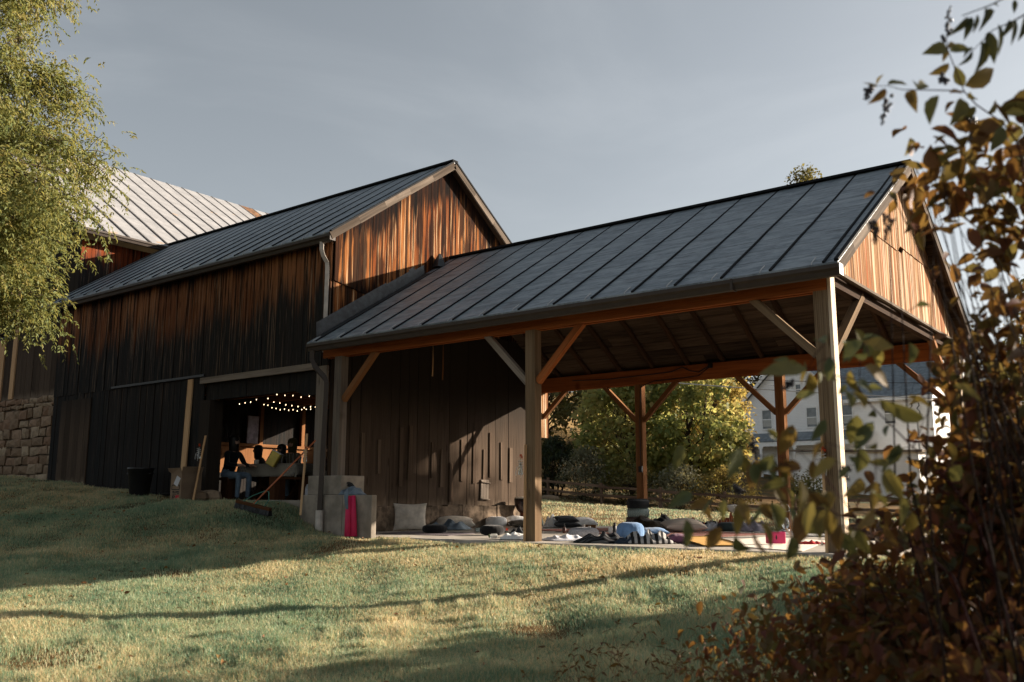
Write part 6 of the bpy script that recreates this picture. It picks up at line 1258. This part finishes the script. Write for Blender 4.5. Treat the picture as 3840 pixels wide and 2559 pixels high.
# ------------------------------------------------------------------ shrub and pokeweed close to the camera
L['rust'] = leafmat('rust brown leaves', [(.05, .017, .013), (.13, .033, .023), (.22, .058, .030), (.24, .10, .036), (.11, .125, .055), (.19, .045, .034), (.085, .12, .06)], .45)
L['poke'] = leafmat('pokeweed leaves', [(.06, .10, .06), (.09, .125, .06), (.16, .155, .05), (.27, .19, .05), (.21, .095, .03), (.11, .03, .022)], .4)
L['ash'] = leafmat('long green leaflets', [(.022, .045, .022), (.035, .06, .028)], .3)
def plant(name, stems, lv, r0, mat, label, cat, aspect, smat='redstem', group=None, rb=None, rnlo=0., rnhi=1., fill=0):
    tw = MB()
    o = stems[0][0]; gzv = g1(o[0], o[1]); t = empty(name, (o[0], o[1], gzv), 0, label, cat, group); O = Vector((o[0], o[1], gzv)); m = MB()
    for i, s in enumerate(stems):
        pts = [Vector(p) - O for p in s]
        if i == 0: pts = [Vector((.25, .12, -.1)), Vector((.10, .08, (pts[0].z) * .55))] + pts
        m.tube(pts, [r0 * (1. if i == 0 else .65) * (1 - .7 * k / (len(pts) - 1)) for k in range(len(pts))], 7)
    st = m.build('stem', M[smat], t, smooth=True)
    a = np.array(lv); P = a[:, :3] - np.array(O); D = a[:, 3:] - a[:, :3]; n = len(P)
    view = np.array([.6, -.8, .25]); up = view + rng.normal(size=(n, 3)) * .5
    if fill:
        i = rng.integers(0, n, fill); q = P[i] + rng.normal(size=(fill, 3)) * np.array([.12, .12, .06]) + np.array([.04, .04, 0]); e = D[i] * rng.uniform(.5, 1.15, (fill, 1)) + rng.normal(size=(fill, 3)) * .025
        for a_ in q[::2]:
            j = int(np.argmin(((P - a_) ** 2).sum(1))); tw.tube([Vector(P[j]), Vector((P[j] + a_) / 2) + Vector((0, 0, .01)), Vector(a_)], .0011, 4)
        e *= np.minimum(1., .06 / (np.linalg.norm(e, axis=1, keepdims=True) + 1e-9))
        P = np.concatenate([P, q]); D = np.concatenate([D, e]); n = len(P); up = view + rng.normal(size=(n, 3)) * .6
        tw.build('twigs', M[smat], t)['kind'] = 'stuff'
    leaves('foliage', P, D, 1.18 * np.linalg.norm(D, axis=1), aspect * rng.uniform(.75, 1.15, n), mat, rng.uniform(rnlo, rnhi, n), t, True, up)
    for b in rb or []:
        A, B = Vector(b[:3]) - O, Vector(b[3:]) - O; m = MB(); m.tube([A, B], .0016, 4)
        bm = bmesh.new()
        for k in range(24):
            f = k / 23; c = A.lerp(B, f) + Vector((random.uniform(-1, 1), random.uniform(-1, 1), random.uniform(-.5, .5))) * .011 * (1.1 - .6 * f)
            r = .0052 * (1.1 - .6 * f); m.lathe(c, [(.001, -r), (r * .8, -r * .6), (r, 0), (r * .8, r * .6), (.001, r)], 6)
        bm.free(); m.build('berry_cluster', M['berry'], t, smooth=True)
    return t
plant('pokeweed', ST_TOP, LV_TOP, .0032, L['poke'], 'tall pokeweed reaching up against the sky with hanging berry clusters', 'plant', .52, rb=BERRY[:6] + BERRY[9:10], rnlo=.3, rnhi=.9)
plant('pokeweed', ST_MID, LV_MID, .003, L['poke'], 'pokeweed with broad green and ochre leaves in front of the lit corner post', 'plant', .5, rb=[BERRY[7]], rnlo=0, rnhi=.7, fill=12)
plant('pokeweed', ST_LOW, LV_LOW, .003, L['poke'], 'drooping pokeweed with limp brown leaves low in front of the pavilion floor', 'plant', .48, rb=[BERRY[6], BERRY[8], BERRY[10]], rnlo=.1, rnhi=.85, fill=48)
plant('sumac', RACH, LV_ASH, .004, L['ash'], 'sumac with long narrow green leaflets hanging in the top corner', 'plant', .34, 'twig')
o0 = Vector((9.6, -6.9, 0)); o0.z = g1(o0.x, o0.y); shr = empty('shrub', o0, 0, 'dense tangled shrub in rust brown autumn leaf beside the lawn', 'shrub')
m = MB(); PP = []; SS = []; RN = []
for cx, cy, cz, rx, rz, n, sz in BLOB:
    c = np.array([cx, cy, cz]); n = int(n * (1.0 if cz < .6 else .85)); ncl = max(5, n // 9); d = rng.normal(size=(ncl, 3)); d = norm(d) * (rng.random((ncl, 1)) ** .4)
    rgt_, fw_ = np.array([.792, .61, 0]), np.array([-.61, .792, 0]); dep = max(.22, min(.9, rx * 2.2))
    C = c + d[:, :1] * rgt_ * rx + d[:, 1:2] * fw_ * dep + d[:, 2:] * np.array([0, 0, 1.]) * rz
    C[:, 2] = np.maximum(C[:, 2], gz(C[:, 0], C[:, 1]) + .03)
    k = np.repeat(np.arange(ncl), 9)[:max(n, 9)]; P = C[k] + rng.normal(size=(len(k), 3)) * .055
    PP.append(P); SS.append(sz * rng.uniform(.5, 1.6, len(P))); RN.append(np.clip(rng.random(ncl)[k] * .6 + rng.random(len(P)) * .4, 0, 1))
    for i in range(0, ncl, max(1, ncl // 7)):
        b = Vector(C[i]) - o0; root = Vector((random.uniform(-.5, .5), random.uniform(-.4, .4), -.05)) + Vector((b.x * .45, b.y * .45, 0)); root.z = g1(root.x + o0.x, root.y + o0.y) - o0.z - .03
        mid = root.lerp(b, .55) + Vector((random.uniform(-.1, .1), random.uniform(-.1, .1), .12)); m.tube([root, root.lerp(mid, .5) + Vector((random.uniform(-.05, .05), 0, .05)), mid, b], [.005, .004, .003, .001], 5)
m.build('stem', M['twig'], shr, smooth=True)
P = np.concatenate(PP) - np.array(o0); D = rng.normal(size=P.shape) * .8 + np.array([0, 0, -.5])
leaves('foliage', P, D, np.concatenate(SS), .52, L['rust'], np.concatenate(RN), shr, True)
# dried weeds at the shrub's foot
wd = empty('dried_weed', (7.0, -5.0, g1(7.0, -5.0)), 0, 'thin dried yellow weeds at the foot of the shrub', 'weed'); m = MB(); P = []; D = []
for i in range(70):
    x, y = random.uniform(-.9, .9), random.uniform(-1.0, .6); z = g1(7.0 + x, -5 + y) - wd.location.z; h = random.uniform(.12, .5); a = random.uniform(0, 6.28); l = random.uniform(.05, .3)
    pts = [Vector((x, y, z)) + Vector((math.cos(a) * l * (t / 4) ** 1.6, math.sin(a) * l * (t / 4) ** 1.6, h * (t / 4) * (1 - .12 * t / 4))) for t in range(5)]
    m.tube(pts, [.0022, .002, .0016, .0012, .0006], 4)
    for q in pts[1:]:
        for _ in range(random.randint(1, 3)): P.append(q); D.append((random.uniform(-1, 1), random.uniform(-1, 1), random.uniform(-.6, .5)))
m.build('stem', plain('straw stalk', (.20, .12, .05), .8), wd)
leaves('foliage', np.array(P), np.array(D, float), rng.uniform(.02, .07, len(P)), .3, leafmat('dry weed leaves', [(.09, .03, .015), (.20, .10, .03), (.12, .07, .03)], .35), None, wd)
# ------------------------------------------------------------------ camera, light, sky
cd = bpy.data.cameras.new('camera'); cam = bpy.data.objects.new('camera', cd); COL.objects.link(cam)
cd.sensor_width = 36; cd.lens = 3410 / 3840 * 36; cd.clip_start = .05; cd.clip_end = 2000
yw, pt, rl = R(37.6096), R(9.8056), R(.107)
cam.matrix_world = Matrix.Translation((9.4626, -10.093, .5754)) @ Matrix.Rotation(yw, 4, 'Z') @ Matrix.Rotation(R(90) + pt, 4, 'X') @ Matrix.Rotation(rl, 4, 'Z')
cd.dof.use_dof = True; cd.dof.focus_distance = 14.; cd.dof.aperture_fstop = 2.8
scn.camera = cam
AZ, EL = R(53.5), R(17.8)      # towards the sun, from +X round to +Y
sd = Vector((math.cos(AZ) * math.cos(EL), math.sin(AZ) * math.cos(EL), math.sin(EL)))
ld = bpy.data.lights.new('sun', 'SUN'); ld.energy = 5.; ld.angle = R(.5); ld.color = (1., .86, .70)
so = bpy.data.objects.new('sun', ld); COL.objects.link(so); so.rotation_euler = sd.to_track_quat('Z', 'Y').to_euler()
w = bpy.data.worlds.new('World'); scn.world = w; w.use_nodes = True; nt = w.node_tree; nt.nodes.clear()
sk = nt.nodes.new('ShaderNodeTexSky'); sk.sky_type = 'NISHITA'; sk.sun_disc = False; sk.sun_elevation = EL; sk.sun_rotation = math.pi / 2 - AZ
sk.altitude = 200; sk.air_density = 1.0; sk.dust_density = 2.2; sk.ozone_density = 1.2
hsv = nt.nodes.new('ShaderNodeHueSaturation'); hsv.inputs['Saturation'].default_value = .36; hsv.inputs['Hue'].default_value = .485
# thin high cloud streaks
tc = nt.nodes.new('ShaderNodeTexCoord'); mp = nt.nodes.new('ShaderNodeMapping'); mp.inputs['Scale'].default_value = (1.6, 1.6, 5.); mp.inputs['Rotation'].default_value = (.25, .35, .4)
cn = nt.nodes.new('ShaderNodeTexNoise'); cn.inputs['Scale'].default_value = 1.3; cn.inputs['Detail'].default_value = 6.; cn.inputs['Roughness'].default_value = .55; cn.inputs['Distortion'].default_value = .6
cm = nt.nodes.new('ShaderNodeMapRange'); cm.interpolation_type = 'SMOOTHSTEP'; cm.inputs[1].default_value = .42; cm.inputs[2].default_value = .75; cm.inputs[4].default_value = .09
cx = nt.nodes.new('ShaderNodeMix'); cx.data_type = 'RGBA'; cx.inputs[7].default_value = (7.2, 7.4, 7.5, 1)
bg = nt.nodes.new('ShaderNodeBackground'); bg.inputs[1].default_value = .051
ow = nt.nodes.new('ShaderNodeOutputWorld')
for q, r in ((sk.outputs[0], hsv.inputs['Color']), (tc.outputs['Generated'], mp.inputs[0]), (mp.outputs[0], cn.inputs[0]), (cn.outputs[0], cm.inputs[0]), (cm.outputs[0], cx.inputs[0]), (hsv.outputs[0], cx.inputs[6]), (cx.outputs[2], bg.inputs[0]), (bg.outputs[0], ow.inputs[0])): nt.links.new(q, r)
vs = scn.view_settings; vs.view_transform = 'Standard'; vs.look = 'None'; vs.gamma = 1; vs.exposure = 1.58; vs.use_curve_mapping = False
scn.display_settings.display_device = 'sRGB'
scn.cycles.max_bounces = 6; scn.cycles.transparent_max_bounces = 8
